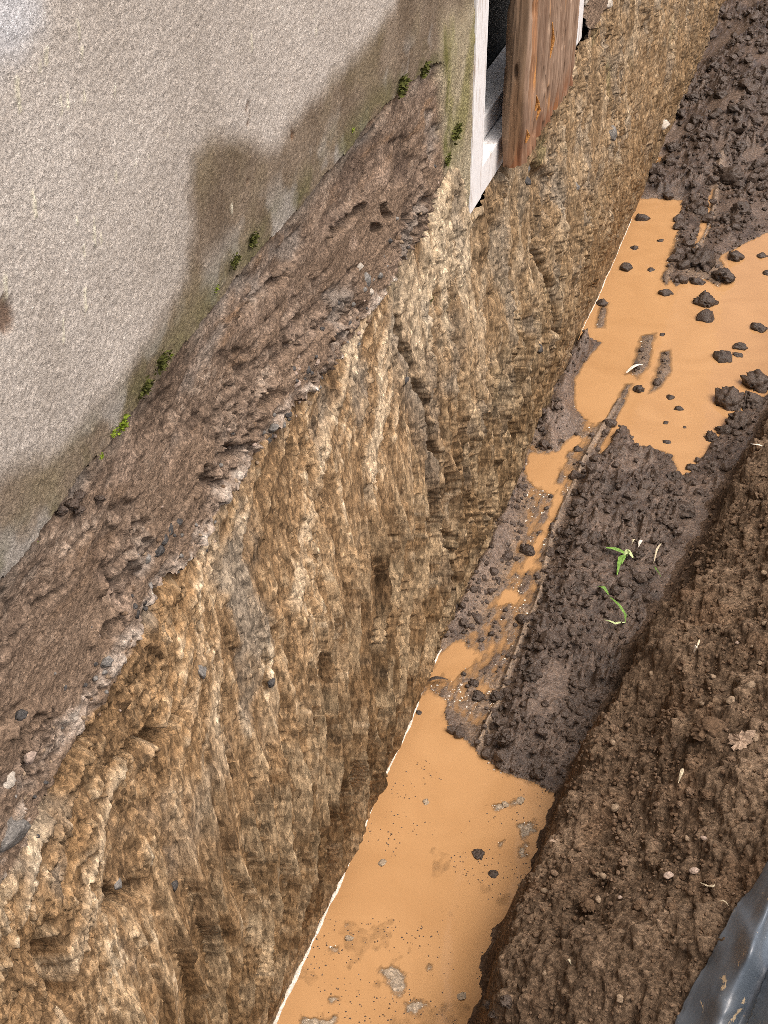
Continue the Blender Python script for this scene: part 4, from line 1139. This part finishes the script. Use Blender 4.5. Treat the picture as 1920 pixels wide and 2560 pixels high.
# pebbles and lumps on the bank that stand out
for (q, w, mat, label) in [
        (c6(1580, 757), 52, M_PEB, 'biggest tan pebble on the bank above the dead leaf'), (c6(1495, 818), 44, M_PEB, 'tan pebble left below the biggest tan pebble'),
        (c6(1370, 832), 30, M_PEB, 'small tan pebble left of the pair of tan pebbles'), (c6(1645, 935), 44, M_SOIL2, 'rounded earth lump at the right edge above the dead leaf'),
        (c6(1600, 980), 44, M_PEB, 'tan pebble tucked above the dead leaf'), (c6(1420, 715), 26, M_PEB, 'small pale pebble left of the biggest tan pebble'),
        (c6(1545, 718), 26, M_PEB, 'small pale pebble just above the biggest tan pebble'), (c6(1525, 568), 18, M_PEBW, 'tiny whitish pebble high on the right bank'),
        (c6(1590, 585), 22, M_PEB, 'tiny tan pebble right of the whitish pebble'), (c6(1622, 655), 24, M_PEB, 'small pebble near the right edge of the bank'),
        (c6(1500, 1075), 42, M_SOIL2, 'flat pebble under the dead leaf'), (c6(1420, 1040), 26, M_PEB, 'small pebble below the big soil lump'),
        (c6(1400, 965), 135, M_SOIL, 'big soil lump left of the dead leaf'), (c6(1625, 1040), 46, M_SOIL2, 'lump of earth right of the dead leaf'),
        (c8(1230, 610), 46, M_PEBW, 'pinkish angular pebble above the dark plastic'), (c8(1340, 587), 40, M_PEBW, 'pinkish pebble right of the angular pinkish one'),
        (c8(1018, 1138), 42, M_PEB, 'smooth grey-tan pebble at the bottom of the bank'), (c8(1400, 262), 46, M_SOIL, 'angular dark lump below the straw stem'),
        (c8(1318, 248), 42, M_SOIL2, 'grey-brown stone below the straw stem'), (c8(1275, 300), 34, M_SOIL2, 'small stone just below the grey-brown stone'),
        (c8(925, 712), 32, M_PEB, 'small grey pebble in the middle of the near bank'), (c8(1018, 700), 22, M_PEBW, 'tiny white pebble in the middle of the near bank'),
        (c8(1035, 545), 44, M_SOIL2, 'buff lump of earth on the upper near bank'), (c8(1240, 747), 56, M_SOIL, 'dark clod left of the dark plastic'),
        (c8(885, 740), 70, M_SOIL, 'squarish soil lump near the trench edge'), (c8(1180, 300), 30, M_SOIL2, 'small pebble left of the grey-brown stone'),
        (c8(450, 1170), 60, M_CLOD2, 'dark grey clod at the very edge above the near puddle'), (c8(530, 1150), 60, M_CLOD2, 'second dark grey clod beside the one at the very edge'),
        (c8(480, 1205), 56, M_CLOD2, 'lower dark grey clod at the edge of the near bank'), (c8(1380, 445), 30, M_PEBW, 'small pink pebble on the right of the near bank'),
        (c8(920, 600), 26, M_PEB, 'yellowish pebble near the trench edge'), (c8(1100, 740), 60, M_SOIL, 'soil clod in the centre of the near bank'),
        (c8(820, 860), 40, M_SOIL2, 'pebble cluster lump near the smooth hollow'), (c8(1170, 790), 40, M_SOIL2, 'buff clod below the pinkish angular pebble')]:
    p = hit(*q)
    r = metres(p, w) * 0.66
    lump('pebble' if mat in (M_PEB, M_PEBW) else 'soil_lump', STONES if mat in (M_PEB, M_PEBW) else BIG, mat, p, r, label, 'pebble' if mat in (M_PEB, M_PEBW) else 'clod', 'stones and lumps on the bank', 0.25)
k = 0; tries = 0
while k < 150 and tries < 4000:
    tries += 1
    y = 1.3 + 2.7 * rnd.random() ** 1.2; x = float(np.interp(y, FOOT[:, 1], FOOT[:, 0])) + rnd.uniform(0.08, 0.62)
    p = np.array([x, y, gz(x, y)]); w = rnd.uniform(10, 15) + 14 * rnd.random() ** 3
    pm = rnd.choice([M_SOIL2, M_SOIL2, M_SOIL, M_PEB])
    lb = near_label({M_SOIL2: 'brown', M_SOIL: 'dark', M_PEB: 'pale'}[pm] + (' tiny' if w < 14 else ' small') + ' pebble', p)
    if lb in USED:
        continue
    USED.add(lb)
    lump('pebble', PEBS, pm, p, metres(p, w), lb, 'pebble', 'small pebbles over the bank', 0.25); k += 1


# stones bedded in the wall
def wall_at(px, py):
    p = onx(px, py, 0.03)
    i = int(np.clip(np.searchsorted(ygrid, p[1]), 0, ny - 1)); j = int(np.clip(np.searchsorted(zgrid, p[2]), 0, nzr - 1))
    p = onx(px, py, X[i, j])
    i = int(np.clip(np.searchsorted(ygrid, p[1]), 0, ny - 1)); j = int(np.clip(np.searchsorted(zgrid, p[2]), 0, nzr - 1))
    return np.array([X[i, j], p[1], p[2]])


for (px, py, w, mat, label) in [
        (815, 826, 46, M_DARK, 'blue-black stone sticking out of the wall base above the clay'), (896, 700, 62, M_GREY, 'grey stone with pale chips lodged at the top of the ledge'),
        (896, 668, 40, M_LIME, 'white mortar chip above the grey stone on the ledge'), (928, 728, 36, M_LIME, 'white mortar chip right below the grey stone on the ledge'),
        (948, 690, 30, M_GREY, 'small grey stone right of the grey ledge stone'), (974, 602, 26, M_DARK, 'dark pebble in the wall base left of the door frame'),
        (864, 806, 30, M_DARK, 'dark pebble between the blue-black stone and the ledge top'), (756, 923, 34, M_DARK, 'dark pebble in the pinkish ledge rubble'),
        (775, 902, 30, M_PEBW, 'pale pebble beside the dark pebble in the ledge rubble'), (706, 1033, 30, M_DARK, 'round black pebble in the ledge below the pinkish rubble'),
        (674, 1068, 44, M_GREY, 'grey pebble in the middle of the ledge'), (703, 1062, 26, M_GREY, 'small grey pebble right of the grey ledge pebble'),
        (735, 961, 40, M_PEBW, 'pinkish pebble in the upper ledge'), (668, 1100, 34, M_DARK, 'dark pebble under the grey ledge pebble'),
        (443, 1303, 34, M_DARK, 'topmost black pebble of the dark cluster on the ledge'), (420, 1326, 44, M_DARK, 'second black pebble of the dark cluster on the ledge'),
        (399, 1346, 40, M_DARK, 'middle black pebble of the dark cluster on the ledge'), (382, 1374, 46, M_DARK, 'fourth black pebble of the dark cluster on the ledge'),
        (374, 1398, 38, M_GREY, 'lowest pebble of the dark cluster on the ledge'), (379, 1468, 34, M_GREY, 'blue-grey oval pebble in the white part of the ledge'),
        (353, 1535, 46, M_DARK, 'dark stone under the white part of the ledge'), (368, 1508, 22, M_DARK, 'tiny black pebble in the white part of the ledge'),
        (255, 1653, 48, M_GREY, 'blue-grey pebble in the pink broken concrete'), (46, 1789, 52, M_DARK, 'dark stone in the brown wall base near the left edge'),
        (512, 1679, 54, M_GREY, 'long grey stone bedded in the ochre clay'), (689, 1708, 34, M_DARK, 'small dark stone in the middle of the clay face'),
        (30, 2085, 150, M_GREY, 'large grey rock at the left edge under the ledge'), (1533, 333, 56, M_GREY, 'pointed grey stone in the far clay face'),
        (1649, 312, 52, M_LIME, 'pale grey stone near the water side of the far clay face'), (1648, 345, 46, M_GREY, 'grey stone just under the pale grey stone'),
        (1330, 425, 52, M_GREY, 'rough grey rubble stone below the timber board'), (1318, 452, 44, M_DARK, 'dark rubble stone under the rough grey stone'),
        (1345, 455, 40, M_GREY, 'small rubble stone right of the dark rubble stone'), (1008, 952, 40, M_DARK, 'blue-black stone in the upright crack of the clay'),
        (1330, 870, 40, M_DARK, 'dark stone in the far upright crack'), (1522, 8, 40, M_LIME, 'pinkish white stone beside the door frame at the top'),
        (20, 1950, 70, M_LIME, 'whitish broken lump on the ledge at the left edge'), (70, 1890, 60, M_PEBW, 'pinkish broken lump on the ledge near the left edge'),
        (455, 2218, 40, M_DARK, 'dark sliver of slate in the lower clay'), (290, 2210, 40, M_GREY, 'grey stone above a dark hollow in the lower clay')]:
    p = wall_at(px, py)
    r = metres(p, w)
    o = lump('bedded_stone', STONES, mat, (0, 0, 0), r, label, 'stone', 'stones bedded in the wall', 0.5, rot=(rnd.uniform(0, 6), rnd.uniform(-0.4, 0.4), rnd.uniform(1.2, 1.9)))
    o.location = (p[0] - 0.15 * r, p[1], p[2]); o.scale *= 0.9

# small grit stones along the ledge
for k in range(260):
    y = 1.05 + 1.9 * rnd.random(); zc = float(ledge_z(np.array([y]))[0]) + rnd.gauss(0.03, 0.035)
    i = int(np.searchsorted(ygrid, y)); j = int(np.searchsorted(zgrid, zc))
    if Rg[i, j] == 0:
        continue
    p = np.array([X[i, j], y, zc]); r = metres(p, rnd.uniform(9, 20))
    pm = rnd.choice([M_PEBW, M_GREY, M_SOIL2, M_DARK, M_PEB])
    lb = near_label({M_PEBW: 'pinkish', M_GREY: 'grey', M_SOIL2: 'brown', M_DARK: 'dark', M_PEB: 'tan'}[pm] + ' grit stone', p)
    if lb in USED:
        continue
    USED.add(lb)
    o = lump('grit_stone', PEBS, pm, (0, 0, 0), r, lb, 'stone', 'grit along the ledge', 0.5)
    o.location = p

# soil clump hanging on the lower edge of the roughcast
for k, (px, py, w) in enumerate([(185, 1262, 40), (205, 1245, 36), (165, 1278, 34), (222, 1240, 26), (195, 1272, 30)]):
    p = wall_at(px, py); r = metres(p, w)
    lump('soil_lump', BIG, M_CLOD2, (p[0] + 0.006, p[1], p[2]), r, ['dark soil lump caught under the moss at the left', 'dark soil lump behind the one under the moss', 'lowest dark soil lump under the moss at the left', 'smallest dark soil lump under the moss', 'dark soil lump between the others under the moss'][k], 'clod', 'soil lumps caught on the wall', 0.5)

# ------------------------------------------------------------------ scum line and crusts on the near puddle
def tube_mesh(name, pts, rad, n=7, flat=0.6):
    pts = np.asarray(pts, float); rad = np.asarray(rad, float)
    T = np.gradient(pts, axis=0); T /= np.linalg.norm(T, axis=1, keepdims=True) + 1e-9
    S = np.cross(T, (0, 0, 1.0)); S /= np.linalg.norm(S, axis=1, keepdims=True) + 1e-9
    U = np.cross(S, T)
    a = np.linspace(0, 2 * np.pi, n, endpoint=False)
    V = pts[:, None] + rad[:, None, None] * (np.cos(a)[None, :, None] * S[:, None] + flat * np.sin(a)[None, :, None] * U[:, None])
    m = len(pts); idx = np.arange(m * n).reshape(m, n); nx = np.roll(idx, -1, 1)
    Q = np.stack([idx[:-1], nx[:-1], nx[1:], idx[1:]], -1).reshape(-1, 4)
    return np_mesh(name, V.reshape(-1, 3), Q)


def scum(name, ya, yb, r0, label, seed):
    ys_ = np.arange(ya, yb, 0.006)
    xs_ = wall_relief(ys_, ys_ * 0 + 0.004)[0]
    xs_ = np.convolve(np.pad(xs_, 10, 'edge'), np.ones(21) / 21, 'valid') + 0.003
    rr = r0 * (0.35 + 0.65 * (ys_[0] / ys_) ** 2) * np.clip(0.85 + 1.5 * fbm(ys_ * 11, ys_ * 0, 4, seed, 0.6), 0.12, 2)
    xs_ = xs_ + 0.0015 * noise(ys_ * 30, ys_ * 0, seed + 4)
    o = link(name, tube_mesh(name, np.stack([xs_, ys_, 0.001 + 0 * ys_], -1), rr), M_FOAM_GLINT)
    tag(o, label, 'scum')


scum('scum_line', 1.72, 2.93, 0.0062, 'white scum line where the near puddle meets the clay face', 401)
scum('scum_line', 4.95, 5.95, 0.0020, 'thin pale scum line at the clay side of the far puddle', 402)
scum('scum_line', 2.98, 3.20, 0.0035, 'short pale scum line beside the little pools above the near puddle', 403)

for (px, py, w, label) in [(955, 2158, 26, 'small pale crumb in the middle of the near puddle'), (1195, 2135, 40, 'dark floating crumb with a glint in the near puddle'), (1233, 2187, 30, 'lower dark floating crumb in the near puddle'),
                           (872, 2345, 26, 'small crumb between the grey shoals on the left of the near puddle'), (1065, 2006, 20, 'pale fleck at the top of the near puddle'), (1300, 2003, 28, 'grey fleck near the upper right shore of the near puddle'),
                           (1265, 2012, 22, 'white fleck left of the grey fleck'), (1048, 1781, 16, 'dark crumb in the narrow tip of the near puddle'), (1152, 2492, 30, 'small crumb at the bottom right of the near puddle')]:
    p = onz(px, py)
    lump('floating_crumb', CLODS, M_CRUST if 'dark' not in label else M_CLOD, (p[0], p[1], 0.0005), metres(p, w), label, 'crumb', 'crumbs on the near puddle', 0.5, stretch=(1, 1.1, 0.5))
rg = np.random.default_rng(21)
pts = []; rr = []
for k in range(2600):
    y = rg.uniform(1.8, 3.0); x = rg.uniform(0.0, 0.42)
    dens = float(sstep(-0.1, 0.35, fbm(np.array([x * 7]), np.array([y * 6]), 3, 411)[0] + 0.35 * (2.25 - y) + 0.4 * (x - 0.15)))
    if rg.random() < dens and gz(x, y) < -0.003:
        pts.append((x, y, 0.0)); rr.append(rg.uniform(0.0008, 0.0028))
scatter('floating_specks', pts, rr, M_CLOD2, label='dark specks floating on the near puddle', cat='specks', seed=9, flat=0.35)

# small pale lumps along the shores, added as painted wet glints
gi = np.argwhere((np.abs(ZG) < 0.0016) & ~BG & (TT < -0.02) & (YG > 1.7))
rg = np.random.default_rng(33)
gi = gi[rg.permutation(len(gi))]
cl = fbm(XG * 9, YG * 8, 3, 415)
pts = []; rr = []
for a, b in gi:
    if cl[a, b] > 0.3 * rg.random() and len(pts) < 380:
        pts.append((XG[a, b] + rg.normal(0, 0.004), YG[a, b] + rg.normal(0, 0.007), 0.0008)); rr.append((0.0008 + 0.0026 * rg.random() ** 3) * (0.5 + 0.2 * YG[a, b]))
scatter('glint_flecks', pts, rr, M_FOAM_GLINT, label='pale flecks painted as wet glints along the puddle shores', cat='scum', seed=19, flat=0.5)

# ------------------------------------------------------------------ plants and litter
def leafmat(name, c, rough=0.5):
    m = plain(name, c, rough, vary=0.2, vscale=80)
    m.node_tree.nodes['Principled BSDF'].inputs['Subsurface Weight'].default_value = 0.0
    return m


M_GRASS = leafmat('grass_green', (0.16, 0.30, 0.06))
M_GRASSP = leafmat('grass_pale', (0.50, 0.60, 0.30))
M_MOSS = leafmat('moss_green', (0.22, 0.30, 0.03), 0.8)
M_MOSSD = leafmat('moss_dark', (0.085, 0.092, 0.022), 0.9)


def path(pxs, lift=0.012, arch=0.012):
    P_ = [hit(*q) for q in pxs]
    out = []
    for i in range(len(P_) - 1):
        for k in range(6):
            t = k / 6; out.append(P_[i] * (1 - t) + P_[i + 1] * t)
    out.append(P_[-1])
    n = len(out)
    return [(p[0], p[1], p[2] + lift + arch * math.sin(math.pi * i / (n - 1))) for i, p in enumerate(out)]


def plant(name, label, cat, blades, group=None):
    base = hit(*blades[0][0][0])
    e = empty(name, tuple(base)); tag(e, label, cat, group)
    for pxs, w, mat, part in blades:
        pth = path(pxs)
        add_part(part, strip_mesh(part, pth, metres(pth[0], w) * 2, 0.0008), mat, e)


plant('grass_sprig', 'bright green forked grass sprig on the muddy floor', 'grass', [
    ([c6(1050, 200), c6(1005, 190), c6(955, 168)], 13, M_GRASS, 'blade'), ([c6(1075, 210), c6(1050, 195), c6(1030, 208)], 14, M_GRASSP, 'blade'),
    ([c6(1045, 200), c6(1018, 225), c6(1005, 285)], 11, M_GRASS, 'blade'), ([c6(1060, 185), c6(1048, 205)], 12, M_GRASSP, 'blade'), ([c6(1040, 205), c6(1025, 240)], 10, M_GRASS, 'blade')])
plant('grass_sprig', 'curved green grass blade with a white root end', 'grass', [
    ([c6(922, 338), c6(945, 352), c6(972, 378)], 11, M_GRASS, 'blade'), ([c6(975, 382), c6(1010, 425), c6(1040, 470), c6(1040, 492)], 7, M_GRASS, 'blade'), ([c6(1040, 492), c6(995, 510), c6(950, 480)], 7, M_GRASSP, 'root_end')])
plant('weed_sprig', 'thin dull stem standing right of the green sprig', 'grass', [([c6(1195, 150), c6(1175, 190), c6(1163, 235)], 5, M_STRAW, 'stem'), ([c6(1165, 250), c6(1172, 275), c6(1195, 295)], 4, M_GRASS, 'stem')])
plant('root_chip', 'white root chip above the mud block', 'root', [([c6(1115, 140), c6(1105, 152), c6(1097, 165)], 9, M_FOAM_GLINT, 'chip'), ([c6(1085, 138), c6(1075, 146), c6(1068, 155)], 6, M_STRAW, 'chip')])
plant('straw', 'straight pale straw stem on the near bank', 'straw', [([c6(1288, 1125), c6(1280, 1160), c6(1268, 1188)], 9, M_STRAW, 'stem')])
plant('straw', 'white petal-like chip on the upper bank', 'straw', [([c6(1335, 622), c6(1350, 605)], 14, M_FOAM_GLINT, 'chip'), ([c6(1350, 605), c6(1362, 572)], 5, M_STRAW, 'stem')])
plant('straw', 'short pale straw lying low on the near bank', 'straw', [([c8(785, 990), c8(808, 1010)], 7, M_STRAW, 'stem')])
plant('rootlet', 'curled yellowish rootlet left of the dark plastic', 'root', [([c8(1425, 660), c8(1415, 680), c8(1390, 683), c8(1372, 668), c8(1362, 650)], 7, M_STRAW, 'root')])
plant('rootlet', 'pale rootlet poking from the bank beside the far puddle', 'root', [([c4(1565, 832), c4(1590, 840), c4(1640, 838)], 8, M_FOAM_GLINT, 'root')])
plant('rootlet', 'fine rootlet touching the plastic edge', 'root', [([c8(1440, 735), c8(1460, 748), c8(1485, 752)], 5, M_STRAW, 'root')])
plant('twig', 'dark twig lying at the clay foot above the near puddle', 'twig', [([c6(180, 748), c6(225, 745), c6(275, 738)], 12, M_CLOD, 'stick')])
plant('twig', 'wet twig at the bank side of the near puddle', 'twig', [([c8(690, 495), c8(715, 482), c8(742, 475)], 10, M_LEAF, 'stick')])
plant('straw', 'pale stem across the end of the long mud streak', 'straw', [([c4(1045, 517), c4(1080, 500), c4(1118, 480)], 9, M_FOAM_GLINT, 'stem')])

# dead leaf
lp = hit(*c6(1540, 1005)); lr = metres(lp, 64)
bm = bmesh.new(); ring = []
ctr = bm.verts.new((0, 0, 0.004))
for k in range(22):
    a = 2 * math.pi * k / 22; q = 1 + 0.28 * math.sin(3 * a + 1) + 0.2 * math.sin(7 * a) + rnd.uniform(-0.08, 0.08)
    ring.append(bm.verts.new((lr * q * math.cos(a), lr * 0.75 * q * math.sin(a), 0.006 * math.sin(2 * a) + 0.010 * rnd.random())))
for k in range(22):
    bm.faces.new((ctr, ring[k], ring[(k + 1) % 22]))
bmesh.ops.subdivide_edges(bm, edges=bm.edges[:], cuts=2, use_grid_fill=True)
for v in bm.verts:
    v.co.z += 0.004 * mn.noise(v.co * 90)
me = bpy.data.meshes.new('dead_leaf'); bm.to_mesh(me); bm.free()
o = link('dead_leaf', me, M_LEAF); o.location = (lp[0], lp[1], lp[2] + 0.010); o.rotation_euler = (0.3, -0.5, 0.4)
sm = o.modifiers.new('thickness', 'SOLIDIFY'); sm.thickness = 0.0012
tag(o, 'crumpled brown dead leaf on the bank', 'leaf')

# moss tufts along the foot of the roughcast
def moss(px, py, w, label, mat, n=70, grassy=False):
    p = wall_at(px, py); R_ = metres(p, w)
    e = empty('moss_tuft', tuple(p)); tag(e, label, 'moss', 'moss along the foot of the render')
    V = []; Q = []
    g = random.Random(px)
    for k in range(n):
        yy = g.gauss(0, 0.42) * R_; zz = g.gauss(0, 0.24) * R_ + 0.35 * 0
        L = R_ * g.uniform(0.25, 0.55) if not grassy else R_ * g.uniform(0.3, 0.7)
        d = Vector((g.uniform(0.3, 1), g.uniform(-0.8, 0.8), g.uniform(-0.3, 1.0))).normalized()
        s_ = d.cross(Vector((g.uniform(-1, 1), g.uniform(-1, 1), g.uniform(-1, 1)))).normalized() * L * (0.22 if not grassy else 0.1)
        b0 = Vector((p[0] + 0.002, p[1] + yy, p[2] + zz))
        i = len(V)
        V += [b0 - s_ * 0.5, b0 + d * L * 0.5 + s_, b0 + d * L, b0 + d * L * 0.5 - s_]
        Q.append((i, i + 1, i + 2, i + 3))
    add_part('leaves', np_mesh('leaves', np.array(V), np.array(Q), None, False), mat, e)


for a in [(300, 1062, 62, 'largest bright green moss tuft at the foot of the render on the left', M_MOSS, 110), (282, 1082, 40, 'bright moss tuft just below the largest tuft', M_MOSS, 60), (246, 1140, 34, 'small bright moss tuft at the left lower render edge', M_MOSS, 50),
          (424, 888, 26, 'tiny bright moss tuft in the middle of the render edge', M_MOSS, 36), (538, 722, 28, 'yellow-green moss tuft on the upper middle of the render edge', M_MOSS, 40),
          (878, 325, 24, 'yellow-green moss tuft near the upper end of the render edge', M_MOSS, 36), (88, 1352, 14, 'speck of moss low on the left render edge', M_MOSS, 14),
          (625, 600, 60, 'dark moss patch on the render edge above the middle', M_MOSSD, 130), (580, 655, 56, 'dark moss patch below the first dark patch', M_MOSSD, 110), (400, 905, 70, 'dark moss patch beside the tiny bright tuft', M_MOSSD, 130),
          (358, 970, 70, 'dark moss patch above the largest tuft', M_MOSSD, 110), (1000, 215, 80, 'grassy dark moss near the top of the render edge', M_MOSSD, 130), (1060, 175, 70, 'dark moss near the corner of the door strip', M_MOSSD, 110),
          (1115, 330, 70, 'moss on the edge of the plaster strip', M_MOSSD, 120), (1100, 400, 50, 'lower moss on the plaster strip', M_MOSSD, 90), (1084, 750, 26, 'green moss fleck on the pale clay under the door', M_MOSSD, 60), (1124, 752, 18, 'small moss fleck right of the green fleck on the clay', M_MOSSD, 40)]:
    moss(*a)

# ------------------------------------------------------------------ dark plastic sheet at the corner
def plastic_mat():
    m = earth_mat('dark_plastic', base=(0.098, 0.122, 0.150), attr=False, rough=(0.38, 0.38), bump=(0.25, 0.004), scale=26, vary=0.15, fleck=0.0, spec=0.8)
    n = m.node_tree.nodes; l = m.node_tree.links
    b = n['Principled BSDF']; src = b.inputs['Base Color'].links[0].from_socket
    tc = n.new('ShaderNodeTexCoord')
    def layer(src, scale, lo, hi, col, stretch):
        mp = n.new('ShaderNodeMapping'); mp.inputs['Scale'].default_value = stretch; l.new(tc.outputs['Object'], mp.inputs['Vector'])
        nz = n.new('ShaderNodeTexNoise'); nz.inputs['Scale'].default_value = scale; nz.inputs['Detail'].default_value = 7; nz.inputs['Roughness'].default_value = 0.65
        l.new(mp.outputs[0], nz.inputs['Vector'])
        r = n.new('ShaderNodeMapRange'); r.inputs['From Min'].default_value = lo; r.inputs['From Max'].default_value = hi; l.new(nz.outputs['Fac'], r.inputs['Value'])
        mx = n.new('ShaderNodeMix'); mx.data_type = 'RGBA'; mx.inputs['B'].default_value = (*col, 1)
        l.new(r.outputs[0], mx.inputs['Factor']); l.new(src, mx.inputs['A'])
        return mx.outputs['Result']
    src = layer(src, 18, 0.5, 0.9, (0.15, 0.155, 0.16), (1, 0.5, 1))
    src = layer(src, 120, 0.665, 0.71, (0.5, 0.5, 0.48), (1, 1, 1))
    src = layer(src, 22, 0.635, 0.66, (0.60, 0.47, 0.30), (1.6, 0.7, 1))
    l.new(src, b.inputs['Base Color'])
    return m


M_PLAST = plastic_mat()


def lifted(px, py, h):
    return hit(px, py, h)


def smoothline(P_, n):
    P_ = np.asarray(P_); m = len(P_); t = np.linspace(0, m - 1, n); out = []
    for s_ in t:
        i = min(int(s_), m - 2); f = s_ - i
        a, b_, c_, d_ = P_[max(i - 1, 0)], P_[i], P_[i + 1], P_[min(i + 2, m - 1)]
        out.append(0.5 * ((2 * b_) + (c_ - a) * f + (2 * a - 5 * b_ + 4 * c_ - d_) * f ** 2 + (3 * b_ - a - 3 * c_ + d_) * f ** 3))
    return np.array(out)


def sheet(name, lines, parent):
    L_ = [smoothline([lifted(px, py, h) for px, py in pxs], 60) for pxs, h in lines]
    G_ = np.stack([smoothline(np.stack([l_[i] for l_ in L_]), 46) for i in range(60)])
    a_, b_ = np.meshgrid(np.linspace(0, 1, 60), np.linspace(0, 1, 46), indexing='ij')
    G_[..., 2] += 0.003 * fbm(a_ * 5, b_ * 6, 4, 431) + 0.0015 * fbm(a_ * 22, b_ * 5, 2, 432)
    G_[..., 0] += 0.004 * noise(a_ * 30, b_ * 2, 433) * (b_ < 0.05)
    o = add_part(name, grid_mesh(name, G_), M_PLAST, parent)
    sm = o.modifiers.new('thickness', 'SOLIDIFY'); sm.thickness = 0.002
    return o


E1 = [(1985, 2050), (1925, 2140), (1880, 2220), (1852, 2246), (1835, 2272), (1800, 2340), (1770, 2400), (1740, 2450), (1700, 2525), (1686, 2562), (1675, 2660), (1665, 2780), (1655, 2950), (1650, 3150)]
R1 = [(2020, 2110), (1962, 2200), (1922, 2268), (1902, 2320), (1880, 2372), (1852, 2430), (1825, 2490), (1810, 2530), (1797, 2562), (1770, 2660), (1750, 2780), (1738, 2950), (1730, 3150)]
MID = [((np.interp(k, range(len(E1)), [e[0] for e in E1]) + np.interp(k * (len(R1) - 1) / (len(E1) - 1), range(len(R1)), [e[0] for e in R1])) / 2,
        (np.interp(k, range(len(E1)), [e[1] for e in E1]) + np.interp(k * (len(R1) - 1) / (len(E1) - 1), range(len(R1)), [e[1] for e in R1])) / 2) for k in range(len(E1))]
H1 = [(2050, 2170), (1985, 2260), (1935, 2310), (1918, 2360), (1908, 2410), (1890, 2460), (1870, 2510), (1850, 2562), (1825, 2660), (1805, 2780), (1795, 2950), (1785, 3150)]
F2 = [(2080, 2330), (2000, 2370), (1935, 2395), (1908, 2450), (1890, 2500), (1872, 2545), (1862, 2580), (1850, 2660), (1838, 2780), (1830, 2950), (1820, 3150)]
ps = hit(1800, 2450)
plast = empty('plastic_sheet', tuple(ps)); tag(plast, 'folded dark plastic sheet at the lower right corner of the bank', 'plastic sheet')
sheet('fold', [(E1, 0.012), (MID, 0.045), (R1, 0.075), (H1, 0.012), ([(a + 60, b + 20) for a, b in H1], 0.02)], plast)
sheet('flap', [(F2, 0.045), ([(a + 70, b + 30) for a, b in F2], 0.09), ([(a + 160, b + 60) for a, b in F2], 0.10), ([(a + 330, b + 60) for a, b in F2], 0.07), ([(a + 560, b + 60) for a, b in F2], 0.05)], plast)
